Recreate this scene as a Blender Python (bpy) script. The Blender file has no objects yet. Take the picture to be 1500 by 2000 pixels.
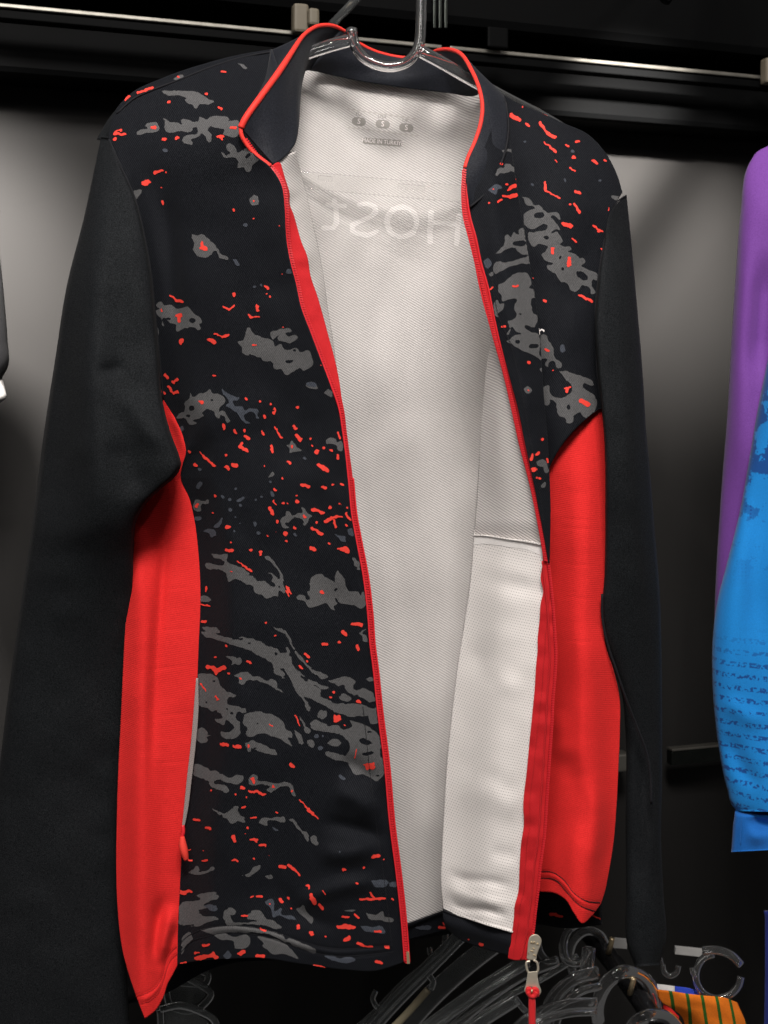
import bpy, math, random
import numpy as np
from mathutils import Vector
from mathutils.bvhtree import BVHTree

# ------------------------------------------------------------------ camera, light, exposure
S = bpy.context.scene
F, CU, CV = 2500.0, 750.0, 800.0            # focal length in photo pixels, principal point of the level camera
def P(u, v, y):                             # a photo pixel at depth y (metres behind the jacket's front) -> world point
    d = 1.0 + y
    return ((u - CU) * d / F, y, -(v - CV) * d / F)
cam = bpy.data.cameras.new('camera'); camo = bpy.data.objects.new('camera', cam); S.collection.objects.link(camo)
camo.location = (0, -1.0, 0); camo.rotation_euler = (math.radians(90), 0, 0)
cam.sensor_fit = 'VERTICAL'; cam.sensor_height = 24; cam.lens = 24 * F / 2000
cam.shift_y = -0.1; cam.clip_start = 0.05; cam.clip_end = 50
cam.dof.use_dof = True; cam.dof.focus_distance = 1.01; cam.dof.aperture_fstop = 7.5
S.camera = camo
S.render.resolution_x, S.render.resolution_y = 768, 1024
W = bpy.data.worlds.new('World'); S.world = W; W.use_nodes = True
W.node_tree.nodes['Background'].inputs[0].default_value = (1.0, 0.97, 0.95, 1)
W.node_tree.nodes['Background'].inputs[1].default_value = 0.05
def look(o, tgt):
    o.rotation_euler = (Vector(tgt) - o.location).to_track_quat('-Z', 'Y').to_euler()
def area(name, loc, tgt, sx, sy, power, col=(1, .95, .9)):
    l = bpy.data.lights.new(name, 'AREA'); l.shape = 'RECTANGLE'; l.size = sx; l.size_y = sy; l.energy = power; l.color = col
    o = bpy.data.objects.new(name, l); S.collection.objects.link(o); o.location = loc; look(o, tgt); return o
def spot(name, loc, tgt, ang, blend, power, rad=.03, col=(1, .93, .86)):
    l = bpy.data.lights.new(name, 'SPOT'); l.spot_size = math.radians(ang); l.spot_blend = blend; l.energy = power
    l.shadow_soft_size = rad; l.color = col
    o = bpy.data.objects.new(name, l); S.collection.objects.link(o); o.location = loc; look(o, tgt); return o
area('ceiling_light', (0.08, -1.30, 1.45), (0.02, 0.05, -0.08), .60, .40, 52, (1, .955, .92))
area('shop_light', (-0.9, -2.4, 1.3), (0, 0.05, -0.1), 1.0, .5, 16, (1, .95, .92))
spot('wall_spot', (-0.38, -0.05, 0.42), (-0.44, 0.28, 0.075), 54, 1, 130, .05, (1, .95, .90))
spot('wall_spot', (0.27, 0.10, 0.50), (.295, .51, .22), 40, 1, 132, .014, (1, .95, .90))
for k_, (x_, y_, z_, p_) in enumerate(((-.8, -1.1, 1.7, 3.2), (1.1, -1.5, 1.6, 3.6), (.1, -2.2, 2.0, 5), (1.5, -.6, 1.5, 3), (-1.6, -1.9, 1.9, 5), (.5, -1.0, 1.9, 4), (-.3, -1.5, 1.1, 2.5))):
    area('ceiling_spot_lamp', (x_, y_, z_), (0, .05, -.2), .045, .045, p_, (1, .95, .90))
S.view_settings.view_transform = 'Standard'; S.view_settings.look = 'None'
S.view_settings.exposure = 0; S.view_settings.gamma = 1; S.view_settings.use_curve_mapping = False
S.render.engine = 'CYCLES'
S.cycles.max_bounces = 14; S.cycles.transmission_bounces = 12; S.cycles.transparent_max_bounces = 12

# ------------------------------------------------------------------ helpers
def crv(pts, n):
    """smooth curve through control points, n samples, even along its length"""
    p = np.array(pts, float)
    if len(p) == 1: return np.repeat(p, n, 0)
    d = np.maximum(np.linalg.norm(np.diff(p[:, :2], axis=0), axis=1), 1e-6)
    t = np.concatenate([[0], np.cumsum(d)])
    m = np.zeros_like(p); s = np.diff(p, axis=0) / d[:, None]
    m[0], m[-1] = s[0], s[-1]
    for i in range(1, len(p) - 1): m[i] = (s[i-1] * d[i] + s[i] * d[i-1]) / (d[i] + d[i-1])
    N = max(n * 4, 200); tt = np.linspace(0, t[-1], N); k = np.clip(np.searchsorted(t, tt) - 1, 0, len(d) - 1)
    h = d[k][:, None]; x = ((tt - t[k]) / d[k])[:, None]
    q = (2*x**3-3*x**2+1)*p[k] + (x**3-2*x**2+x)*h*m[k] + (-2*x**3+3*x**2)*p[k+1] + (x**3-x**2)*h*m[k+1]
    L = np.concatenate([[0], np.cumsum(np.linalg.norm(np.diff(q[:, :2], axis=0), axis=1) + 1e-9)])
    e = np.linspace(0, L[-1], n)
    return np.stack([np.interp(e, L, q[:, j]) for j in range(p.shape[1])], 1)

_rs = np.random.RandomState(7); _tab = _rs.rand(256, 256) * 2 - 1
def vnoise(x, y, sc, seed=0):
    x = x / sc + seed * 17.3 + 1000; y = y / sc + seed * 7.9 + 1000
    i = np.floor(x).astype(int); j = np.floor(y).astype(int); a = x - i; b = y - j
    a = a*a*(3-2*a); b = b*b*(3-2*b); g = lambda p, q: _tab[p % 256, q % 256]
    return (g(i, j)*(1-a)+g(i+1, j)*a)*(1-b) + (g(i, j+1)*(1-a)+g(i+1, j+1)*a)*b
def sstep(x, a, b):
    t = np.clip((x-a)/(b-a), 0, 1); return t*t*(3-2*t)
def dseg(X, Y, x1, y1, x2, y2):
    dx, dy = x2-x1, y2-y1; L = dx*dx+dy*dy+1e-9
    t = np.clip(((X-x1)*dx+(Y-y1)*dy)/L, 0, 1); return np.hypot(X-x1-t*dx, Y-y1-t*dy)
def dpoly(X, Y, pts):
    D = np.full(X.shape, 1e9)
    for a, b in zip(pts[:-1], pts[1:]): D = np.minimum(D, dseg(X, Y, a[0], a[1], b[0], b[1]))
    return D
def ridge(pts, amp, w, fade=.35):                     # amp in mm, towards the viewer when positive
    q = crv([(p[0], p[1]) for p in pts], 24)
    def f(X, Y):
        D = np.full(X.shape, 1e9); T = np.zeros(X.shape)
        for i in range(23):
            (x1, y1), (x2, y2) = q[i], q[i+1]; dx, dy = x2-x1, y2-y1
            t = np.clip(((X-x1)*dx+(Y-y1)*dy)/(dx*dx+dy*dy+1e-9), 0, 1); d = np.hypot(X-x1-t*dx, Y-y1-t*dy)
            k = d < D; D = np.where(k, d, D); T = np.where(k, (i+t)/23, T)
        e = np.clip(np.minimum(T, 1-T)/fade, 0, 1) if fade else 1
        return -amp*np.exp(-(D/w)**2)*e*e*(3-2*e) if fade else -amp*np.exp(-(D/w)**2)
    return f
def waves(amp, sc, seed, sx=1, sy=1):
    return lambda X, Y: amp*vnoise(X*sx, Y*sy, sc, seed)
def tot(*fs): return lambda X, Y: sum(f(X, Y) for f in fs)

def link(o, parent=None):
    S.collection.objects.link(o)
    if parent: o.parent = parent
    return o
def mesh(name, V, Fc, mat, parent=None, smooth=True, label=None, cat=None, kind=None):
    me = bpy.data.meshes.new(name); me.from_pydata([tuple(v) for v in V], [], [tuple(f) for f in Fc]); me.update()
    if smooth: me.polygons.foreach_set('use_smooth', [True]*len(me.polygons))
    me.materials.append(mat); o = bpy.data.objects.new(name, me); link(o, parent)
    if label: o['label'] = label
    if cat: o['category'] = cat
    if kind: o['kind'] = kind
    return o
def thing(name, loc, label, cat, group=None):
    o = bpy.data.objects.new(name, None); o.empty_display_size = .02; S.collection.objects.link(o)
    o['label'] = label; o['category'] = cat
    if group: o['group'] = group
    return o
def world(G):                               # array (...,3) of pixel,pixel,mm -> world
    d = 1.0 + G[..., 2]/1000
    return np.stack([(G[..., 0]-CU)*d/F, G[..., 2]/1000, -(G[..., 1]-CV)*d/F], -1)
GRID = {}
def patch(name, top, bottom, left, right, nu, nv, mat, parent=None, bump=None, thick=1.2, flip=False, key=None, **kw):
    """cloth surface between four boundary curves of (px, py, mm depth)"""
    L, R = crv(left, nv), crv(right, nv)
    T = crv(top, nu) if top is not None else np.linspace(L[0], R[0], nu)
    B = crv(bottom, nu) if bottom is not None else np.linspace(L[-1], R[-1], nu)
    L[0] = T[0]; R[0] = T[-1]; L[-1] = B[0]; R[-1] = B[-1]
    u = np.linspace(0, 1, nu)[None, :, None]; v = np.linspace(0, 1, nv)[:, None, None]
    G = (1-v)*T[None]+v*B[None]+(1-u)*L[:, None]+u*R[:, None] - ((1-u)*(1-v)*T[0]+u*(1-v)*T[-1]+(1-u)*v*B[0]+u*v*B[-1])
    if bump is not None: G[..., 2] += bump(G[..., 0], G[..., 1])
    V = world(G).reshape(-1, 3)
    Fc = []
    for j in range(nv-1):
        for i in range(nu-1):
            a = j*nu+i; q = (a, a+nu, a+nu+1, a+1)
            Fc.append(q[::-1] if flip else q)
    o = mesh(name, V, Fc, mat, parent, **kw)
    if key: GRID[key] = BVHTree.FromPolygons([tuple(p) for p in V], Fc)
    if thick:
        m = o.modifiers.new('thickness', 'SOLIDIFY'); m.thickness = thick/1000; m.offset = -1; m.use_rim = True
    return o
def sleeve_tube(name, left, right, nv, na, T, mat, parent=None, bump=None, power=.8, **kw):
    """flattened cloth tube between two outline curves"""
    L, R = crv(left, nv), crv(right, nv); Fc = []
    th = 2*np.pi*np.arange(na)/na; c = ((1-np.cos(th))/2)[None, :, None]; sn = np.sin(th)[None, :]
    V = L[:, None]*(1-c)+R[:, None]*c
    V[..., 2] -= np.sign(sn)*np.abs(sn)**power*T*sstep(np.linspace(0, 1, nv), -.008, .14)[:, None]
    if bump is not None: V[..., 2] += bump(V[..., 0], V[..., 1])*np.clip(sn*3, 0, 1)
    V = V.reshape(-1, 3)
    for j in range(nv-1):
        for k in range(na):
            a = j*na+k; b = j*na+(k+1) % na; Fc.append((a, a+na, b+na, b))
    Fc.append(tuple(range(na))[::-1]); Fc.append(tuple((nv-1)*na+k for k in range(na)))
    return mesh(name, world(V), Fc, mat, parent, **kw)
def sweep(name, pts, r, mat, parent=None, n=40, seg=10, r2=None, up=None, taper=None, closed=False, raw=False, **kw):
    """round or oval bar along a curve of (px,py,mm); r, r2 in mm; r2 is the half depth"""
    c = crv(pts, n); W_ = world(c) if not raw else c; V = []; Fc = []; r2 = r if r2 is None else r2
    for i in range(n):
        a = W_[max(i-1, 0)]; b = W_[min(i+1, n-1)]; t = Vector(b-a).normalized()
        y = Vector(up or (0, 1, 0)); side = t.cross(y)
        if side.length < 1e-3: side = t.cross(Vector((0, 0, 1)))
        side.normalize(); nn = side.cross(t).normalized(); k = taper(i/(n-1)) if taper else 1
        for s in range(seg):
            an = 2*math.pi*s/seg
            V.append(Vector(W_[i]) + side*(math.cos(an)*r*k/1000) + nn*(math.sin(an)*r2*k/1000))
    for i in range(n-1):
        for s in range(seg):
            a = i*seg+s; b = i*seg+(s+1) % seg; Fc.append((a, b, b+seg, a+seg))
    Fc.append(tuple(range(seg))[::-1]); Fc.append(tuple((n-1)*seg+s for s in range(seg)))
    return mesh(name, V, Fc, mat, parent, **kw)
def bevbox(V, Fc, c, ax, ay, az, hx, hy, hz):
    b = len(V); c = Vector(c)
    for sx in (-1, 1):
        for sy in (-1, 1):
            for sz in (-1, 1): V.append(c+ax*hx*sx+ay*hy*sy+az*hz*sz)
    for f in ((0, 1, 3, 2), (4, 6, 7, 5), (0, 4, 5, 1), (2, 3, 7, 6), (0, 2, 6, 4), (1, 5, 7, 3)): Fc.append(tuple(b+i for i in f))
CAMV = Vector((0, -1, 0))
def hit(key, u, v, off):
    d = (Vector(P(u, v, 0)) - CAMV).normalized(); h = GRID[key].ray_cast(CAMV, d)
    if h[0] is None: return None
    n = h[1] if h[1].dot(d) < 0 else -h[1]
    return h[0] + n*off

# ------------------------------------------------------------------ materials
def nodes(name):
    m = bpy.data.materials.new(name); m.use_nodes = True; return m, m.node_tree.nodes, m.node_tree.links, m.node_tree.nodes['Principled BSDF']
def mth(N, L, op, a, b=None):
    n = N.new('ShaderNodeMath'); n.operation = op
    for i, x in enumerate((a, b)):
        if x is None: continue
        if isinstance(x, (int, float)): n.inputs[i].default_value = x
        else: L.new(x, n.inputs[i])
    return n.outputs[0]
def fabric(name, col, rough=.85, lines=None, dots=None, grain=.25, gscale=1400, sheen=.15, bump=.25, spec=.25, var=.06, sheentint=(1, 1, 1)):
    """knit or woven cloth: lines=(angle deg, spacing mm, depth), dots=(sx mm, sy mm, depth)"""
    m, N, L, B = nodes(name); B.inputs['Roughness'].default_value = rough
    B.inputs['Specular IOR Level'].default_value = spec
    B.inputs['Sheen Weight'].default_value = sheen; B.inputs['Sheen Roughness'].default_value = .5
    B.inputs['Sheen Tint'].default_value = (*sheentint, 1)
    tc = N.new('ShaderNodeTexCoord'); sp = N.new('ShaderNodeSeparateXYZ'); L.new(tc.outputs['Object'], sp.inputs[0])
    nz = N.new('ShaderNodeTexNoise'); nz.inputs['Scale'].default_value = gscale; nz.inputs['Detail'].default_value = 1
    L.new(tc.outputs['Object'], nz.inputs['Vector'])
    n2 = N.new('ShaderNodeTexNoise'); n2.inputs['Scale'].default_value = 26; n2.inputs['Detail'].default_value = 3
    L.new(tc.outputs['Object'], n2.inputs['Vector'])
    f = mth(N, L, 'ADD', mth(N, L, 'MULTIPLY', mth(N, L, 'SUBTRACT', nz.outputs['Fac'], .5), grain*2.2), 1.0)
    f = mth(N, L, 'ADD', f, mth(N, L, 'MULTIPLY', mth(N, L, 'SUBTRACT', n2.outputs['Fac'], .5), var*2))
    hgt = nz.outputs['Fac']
    if lines:
        a, lam, dep = lines; a = math.radians(a); k = 2*math.pi/(lam/1000)
        ph = mth(N, L, 'ADD', mth(N, L, 'MULTIPLY', sp.outputs['X'], math.sin(a)*k), mth(N, L, 'MULTIPLY', sp.outputs['Z'], math.cos(a)*k))
        ph = mth(N, L, 'ADD', ph, mth(N, L, 'MULTIPLY', n2.outputs['Fac'], 3.0))
        s = mth(N, L, 'ADD', mth(N, L, 'MULTIPLY', mth(N, L, 'SINE', ph), .5), .5)
        s = mth(N, L, 'POWER', s, .55)
        f = mth(N, L, 'MULTIPLY', f, mth(N, L, 'ADD', mth(N, L, 'MULTIPLY', s, dep), 1-dep))  # weave gaps, and the shade between ribs, darkened in the base colour
        hgt = mth(N, L, 'ADD', mth(N, L, 'MULTIPLY', hgt, .4), s)
    if dots:
        sx, sy, dep = dots
        row = mth(N, L, 'FLOOR', mth(N, L, 'MULTIPLY', sp.outputs['Z'], 1000/sy)); 
        zf = mth(N, L, 'SUBTRACT', mth(N, L, 'FRACT', mth(N, L, 'MULTIPLY', mth(N, L, 'ADD', sp.outputs['Z'], mth(N, L, 'MULTIPLY', sp.outputs['X'], .16)), 1000/sy)), .5)
        row = mth(N, L, 'FLOOR', mth(N, L, 'MULTIPLY', mth(N, L, 'ADD', sp.outputs['Z'], mth(N, L, 'MULTIPLY', sp.outputs['X'], .16)), 1000/sy))
        xf = mth(N, L, 'SUBTRACT', mth(N, L, 'FRACT', mth(N, L, 'ADD', mth(N, L, 'MULTIPLY', sp.outputs['X'], 1000/sx), mth(N, L, 'MULTIPLY', row, .5))), .5)
        r = mth(N, L, 'SQRT', mth(N, L, 'ADD', mth(N, L, 'MULTIPLY', xf, xf), mth(N, L, 'MULTIPLY', mth(N, L, 'MULTIPLY', zf, zf), 1.6)))
        mr = N.new('ShaderNodeMapRange'); mr.inputs['From Min'].default_value = .14; mr.inputs['From Max'].default_value = .30
        mr.inputs['To Min'].default_value = 1-dep; mr.inputs['To Max'].default_value = 1; L.new(r, mr.inputs['Value'])
        f = mth(N, L, 'MULTIPLY', f, mr.outputs[0]); hgt = mth(N, L, 'ADD', mth(N, L, 'MULTIPLY', hgt, .3), mr.outputs[0])
    mx = N.new('ShaderNodeVectorMath'); mx.operation = 'SCALE'; mx.inputs[0].default_value = col; L.new(f, mx.inputs['Scale'])
    L.new(mx.outputs[0], B.inputs['Base Color'])
    L.new(mth(N, L, 'MULTIPLY', mth(N, L, 'MULTIPLY', f, f), spec), B.inputs['Specular IOR Level'])
    bp = N.new('ShaderNodeBump'); bp.inputs['Strength'].default_value = bump; bp.inputs['Distance'].default_value = .0006
    L.new(hgt, bp.inputs['Height']); L.new(bp.outputs[0], B.inputs['Normal'])
    return m
def plain(name, col, rough=.5, metal=0, spec=.5, noise=.0, nscale=40, trans=0, ior=1.45, coat=0):
    m, N, L, B = nodes(name); B.inputs['Base Color'].default_value = (*col, 1); B.inputs['Roughness'].default_value = rough
    B.inputs['Metallic'].default_value = metal; B.inputs['Specular IOR Level'].default_value = spec
    B.inputs['Transmission Weight'].default_value = trans; B.inputs['IOR'].default_value = ior; B.inputs['Coat Weight'].default_value = coat
    if noise:
        tc = N.new('ShaderNodeTexCoord'); nz = N.new('ShaderNodeTexNoise'); nz.inputs['Scale'].default_value = nscale; nz.inputs['Detail'].default_value = 5
        L.new(tc.outputs['Object'], nz.inputs['Vector'])
        f = mth(N, L, 'ADD', mth(N, L, 'MULTIPLY', mth(N, L, 'SUBTRACT', nz.outputs['Fac'], .5), noise*2), 1)
        mx = N.new('ShaderNodeVectorMath'); mx.operation = 'SCALE'; mx.inputs[0].default_value = col; L.new(f, mx.inputs['Scale']); L.new(mx.outputs[0], B.inputs['Base Color'])
        L.new(mth(N, L, 'ADD', mth(N, L, 'MULTIPLY', nz.outputs['Fac'], noise*.6), rough-noise*.3), B.inputs['Roughness'])
    return m
M = {}
M['black'] = fabric('black_twill', (.0044, .0053, .0080), .78, (58, 1.4, .55), grain=.6, gscale=1500, sheen=.025, bump=.25, spec=.2)
M['sleeve'] = fabric('black_jersey', (.0060, .0069, .0080), .82, None, grain=.9, gscale=1500, sheen=.008, bump=.22, spec=.13)
M['navy'] = fabric('navy_collar_knit', (.0060, .0072, .0115), .7, None, grain=.6, gscale=1500, sheen=.05, bump=.2, spec=.2)
M['grey'] = fabric('grey_ink', (.082, .081, .082), .8, (58, 1.3, .30), grain=.4, gscale=1000, sheen=.05, bump=.25)
M['blue_grey'] = fabric('blue_grey_ink', (.046, .052, .066), .8, (58, 1.3, .30), grain=.4, gscale=1000, sheen=.05, bump=.25)
M['redink'] = fabric('red_ink', (.68, .045, .030), .75, None, grain=.15, sheen=0, bump=.2)
M['red'] = fabric('red_jersey', (.64, .019, .018), .85, (8, 1.5, .07), grain=.22, gscale=1300, sheen=.05, bump=.22, sheentint=(1, .4, .35), spec=.2)
M['piping'] = fabric('red_piping', (.66, .030, .020), .6, None, grain=.1, sheen=.05, bump=.15)
M['tape'] = fabric('red_zip_tape', (.50, .010, .014), .75, (-60, 1.0, .28), grain=.2, sheen=.05, bump=.35)
M['teeth'] = plain('red_zip_teeth', (.60, .020, .028), .35)
M['lining'] = fabric('white_rib_lining', (.62, .588, .567), .9, (30, 1.95, .46), grain=.16, sheen=.05, bump=.5, var=.03)
M['ghost'] = fabric('lettering_through_lining', (.735, .70, .678), .9, (30, 1.95, .40), grain=.10, sheen=.05, bump=.4, var=.03)
M['lining2'] = fabric('white_rib_facing', (.64, .605, .58), .9, (31, 1.9, .48), grain=.12, sheen=.05, bump=.5, var=.03)
M['net'] = fabric('white_mesh_lining', (.645, .61, .585), .9, None, (1.9, 2.2, .50), grain=.08, sheen=.05, bump=.6, var=.03)
M['band'] = fabric('white_band', (.66, .63, .61), .9, None, None, grain=.10, sheen=.05, bump=.4, var=.03)
M['labelink'] = plain('label_ink', (.27, .255, .235), .8)
M['ink_faint'] = plain('faint_label_ink', (.45, .42, .39), .8)
M['whiteink'] = plain('white_ink', (.78, .72, .70), .7)
M['stitch'] = fabric('black_thread', (.006, .006, .008), .8, None, grain=.3, sheen=0, bump=.2)
M['redstitch'] = fabric('dark_red_thread', (.36, .010, .012), .8, None, grain=.3, sheen=0, bump=.2)
M['clear'] = plain('clear_plastic', (.95, .96, .96), .03, trans=.98, ior=1.46)
M['clear_dull'] = plain('scuffed_clear_plastic', (.62, .65, .65), .08, trans=.90, ior=1.46)
M['brass'] = plain('antique_brass', (.56, .44, .27), .38, .7, noise=.2, nscale=300)
M['nickel'] = plain('nickel', (.62, .56, .45), .38, .65, noise=.15, nscale=300)
M['cord'] = fabric('red_cord', (.62, .018, .022), .6, (45, 1.0, .3), grain=.1, sheen=.1)
M['wall'] = plain('dark_wall_paint', (.020, .0192, .0185), .6, spec=.12, noise=.10, nscale=7)
M['header'] = plain('black_header_board', (.0015, .0016, .0017), .6, spec=.05, noise=.15, nscale=15)
M['steel'] = plain('brushed_steel', (.30, .285, .25), .34, .85, noise=.25, nscale=60)
M['darksteel'] = plain('dark_steel', (.05, .056, .05), .35, 1, noise=.25, nscale=60)
_m, _N, _L, _B = nodes('clear_bar_mix'); _t = _N.new('ShaderNodeBsdfTransparent'); _x = _N.new('ShaderNodeMixShader'); _x.inputs[0].default_value = .62
_B.inputs['Base Color'].default_value = (.95, .95, .94, 1); _B.inputs['Transmission Weight'].default_value = 1; _B.inputs['Roughness'].default_value = .06; _B.inputs['IOR'].default_value = 1.35
_L.new(_B.outputs[0], _x.inputs[1]); _L.new(_t.outputs[0], _x.inputs[2]); _L.new(_x.outputs[0], _N['Material Output'].inputs['Surface']); M['bar'] = _m
M['blackpaint'] = plain('black_gloss_paint', (.010, .010, .011), .25, noise=.2, nscale=50)
M['tan'] = plain('dull_tan_plastic', (.10, .085, .06), .6)
M['beige'] = plain('beige_plastic', (.30, .26, .17), .5)
M['whiteplastic'] = plain('white_aluminium', (.34, .335, .325), .4, noise=.15, nscale=80)
M['purple'] = fabric('purple_jersey', (.150, .045, .262), .8, None, grain=.3, sheen=.1)
M['blackcloth'] = fabric('black_cloth', (.008, .008, .009), .85, None, grain=.4, sheen=.03)
M['whitecloth'] = fabric('white_cloth', (.55, .53, .51), .85, None, grain=.2)

# ------------------------------------------------------------------ the setting: wall, header, rails
WY0, WT = 0.42, 0.33                        # the wall runs away to the right: y = WY0 + WT * x
WX = Vector((1, WT, 0)).normalized(); WN = Vector((WT, -1, 0)).normalized(); WZ = Vector((0, 0, 1))
def wallpt(u, v, off=0):                    # pixel -> point on a plane `off` metres in front of the wall
    dx = (u-CU)/F; dz = -(v-CV)/F; y0 = WY0 - off*math.sqrt(1+WT*WT)
    t = (1 + y0)/(1 - WT*dx); return Vector((dx*t, t-1, dz*t))
def wallbox(name, c, hx, hy, hz, mat, parent=None, bevel=.0, **kw):
    V, Fc = [], []; bevbox(V, Fc, c, WX, WN, WZ, hx, hy, hz); o = mesh(name, V, Fc, mat, parent, smooth=False, **kw)
    bv = o.modifiers.new('bevel', 'BEVEL'); bv.width = bevel or min(hx, hy, hz)*.25; bv.segments = 2
    return o
V, Fc = [], []
wc = wallpt(750, 900)
bevbox(V, Fc, wc - WN*.02, WX, WN, WZ, 2.2, .02, 1.6); mesh('wall', V, Fc, M['wall'], smooth=False, kind='structure')

def wmid(u1, u2, v, off):
    a = wallpt(u1, v, off); b = wallpt(u2, v, off); c = (a+b)/2; return c, abs((b-a).dot(WX))/2
# header board above, in front of the wall: it keeps the light off the top of the wall
hb = thing('header_board', (0, 0, 0), 'black header board across the top of the display wall', 'board')
zrail = wallpt(750, 96, .075).z
c = wallpt(750, 96, .05); c.z = zrail + .03 + .25
wallbox('board', c, 1.1, .045, .255, M['header'], hb)
c = wallpt(750, 96, .03); c.z = zrail - .022
wallbox('lower_board', c, 1.1, .028, .030, M['header'], hb)
def rail(u1, u2, label, name='metal_rail'):
    t = thing(name, (0, 0, 0), label, 'rail')
    a = wallpt(u1, 96, .10); b = wallpt(u2, 96, .10); c = (a+b)/2; h = abs((b-a).dot(WX))/2; c.z = zrail
    wallbox('lip', c, h, .0022, .0021, M['steel'], t, .001)
    c2 = c + Vector((0, 0, -.0075)); wallbox('channel', c2 - WN*.008, h, .008, .004, M['header'], t, .001)
    return t
rail(-500, 862, 'long steel rail lip under the header left of the hanger hook')
rail(878, 1900, 'steel rail lip under the header right of the hanger hook')
def clip(u, v, label, w=14, h=26):
    t = thing('rail_clip', (0, 0, 0), label, 'clip', 'clips along the header rail')
    c = wallpt(u, v, .112); px = 1.4/F
    wallbox('body', c, w*px, .007, h*px, M['tan'], t, .003)
    wallbox('screw_head', c + WN*.009 + WX*(w*px*1.4), w*px*.7, .006, h*px*.6, M['tan'], t, .003)
clip(586, 38, 'blurred brassy clip on the rail above the left collar wing')
clip(1502, 140, 'brassy clip on the rail cut by the right edge')
gp = thing('glass_shelf', (0, 0, 0), 'tilted dark glass panel edge above the clear hanger', 'shelf')
sweep('edge', [(640, 56, 300), (668, 28, 280), (712, -20, 250)], 4.5, M['clear_dull'], gp, n=8, seg=8, r2=1.0)
up_ = thing('slotted_upright', (0, 0, 0), 'dark upright of three thin strips behind the hanger hook', 'upright')
for k in range(3):
    c = wallpt(848 + k*11, -10, .106); wallbox('strip', c, .0016, .002, .035, M['darksteel'], up_, .0006)
sg = wallpt(972, 74, .11)
wallbox('price_holder', sg, .012, .002, .011, M['header'], None, .003, label='dim dark price holder on the header right of the collar', cat='holder')
lamp_r = Vector((0.27, 0.10, 0.50)); ra = lamp_r.lerp(wallpt(1400, 265), .3); rb = lamp_r.lerp(wallpt(1185, 575), .3)
sweep('shadow_rod', [(ra.x+.06, .46, .56)] + [tuple(ra.lerp(rb, k)) for k in (-.2, .3, .7, 1.0)], 6.0, M['header'], hb, n=24, seg=16, raw=True)  # unseen rod, added above the view to cast the diagonal shadow on the wall
lr = thing('lower_rail', (0, 0, 0), 'dark steel rail low on the wall between black sleeve and blue sleeve', 'rail')
c, h = wmid(1306, 1560, 1474, .03); c.z = wallpt(1360, 1474, .03).z
wallbox('bar', c, h, .006, .0085, M['darksteel'], lr, .002)
wallbox('lip', c + Vector((0, 0, .0102)) + WN*.002, h, .006, .0013, M['steel'], lr, .0006)
ls = thing('lower_rail', (0, 0, 0), 'short end of steel rail between red panel and black sleeve', 'rail')
c, h = wmid(1170, 1224, 1487, .03); c.z = wallpt(1200, 1487, .03).z
wallbox('bar', c, h, .010, .0100, M['steel'], ls, .002)

# ------------------------------------------------------------------ print patterns
def Z(o, *pts): return [(o[0]+x/o[2], o[1]+y/o[2]) for x, y in pts]
A_ = (200, 80, 5.0); B_ = (250, 360, 3.75); C_ = (300, 720, 3.75); D_ = (370, 1050, 3.75); E_ = (350, 1300, 3.571); F_ = (330, 1600, 3.125)
G_ = (900, 180, 4.545); H_ = (900, 500, 3.333)
def EL(o, x, y, rx, ry, a=0): # ellipse outline
    a = math.radians(a)
    return [(o[0]+(x+rx*math.cos(t)*math.cos(a)-ry*math.sin(t)*math.sin(a))/o[2], o[1]+(y+rx*math.cos(t)*math.sin(a)+ry*math.sin(t)*math.cos(a))/o[2]) for t in np.linspace(0, 2*math.pi, 9)[:-1]]
def ST(o, rows):              # strokes (x1,y1,x2,y2,w) or dots (x,y,w)
    out = []
    for r in rows:
        if len(r) == 3: out.append((o[0]+r[0]/o[2], o[1]+r[1]/o[2], o[0]+r[0]/o[2]+.6, o[1]+r[1]/o[2]+.3, r[2]/2/o[2]))
        else: out.append((o[0]+r[0]/o[2], o[1]+r[1]/o[2], o[0]+r[2]/o[2], o[1]+r[3]/o[2], r[4]/2/o[2]))
    return out
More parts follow.
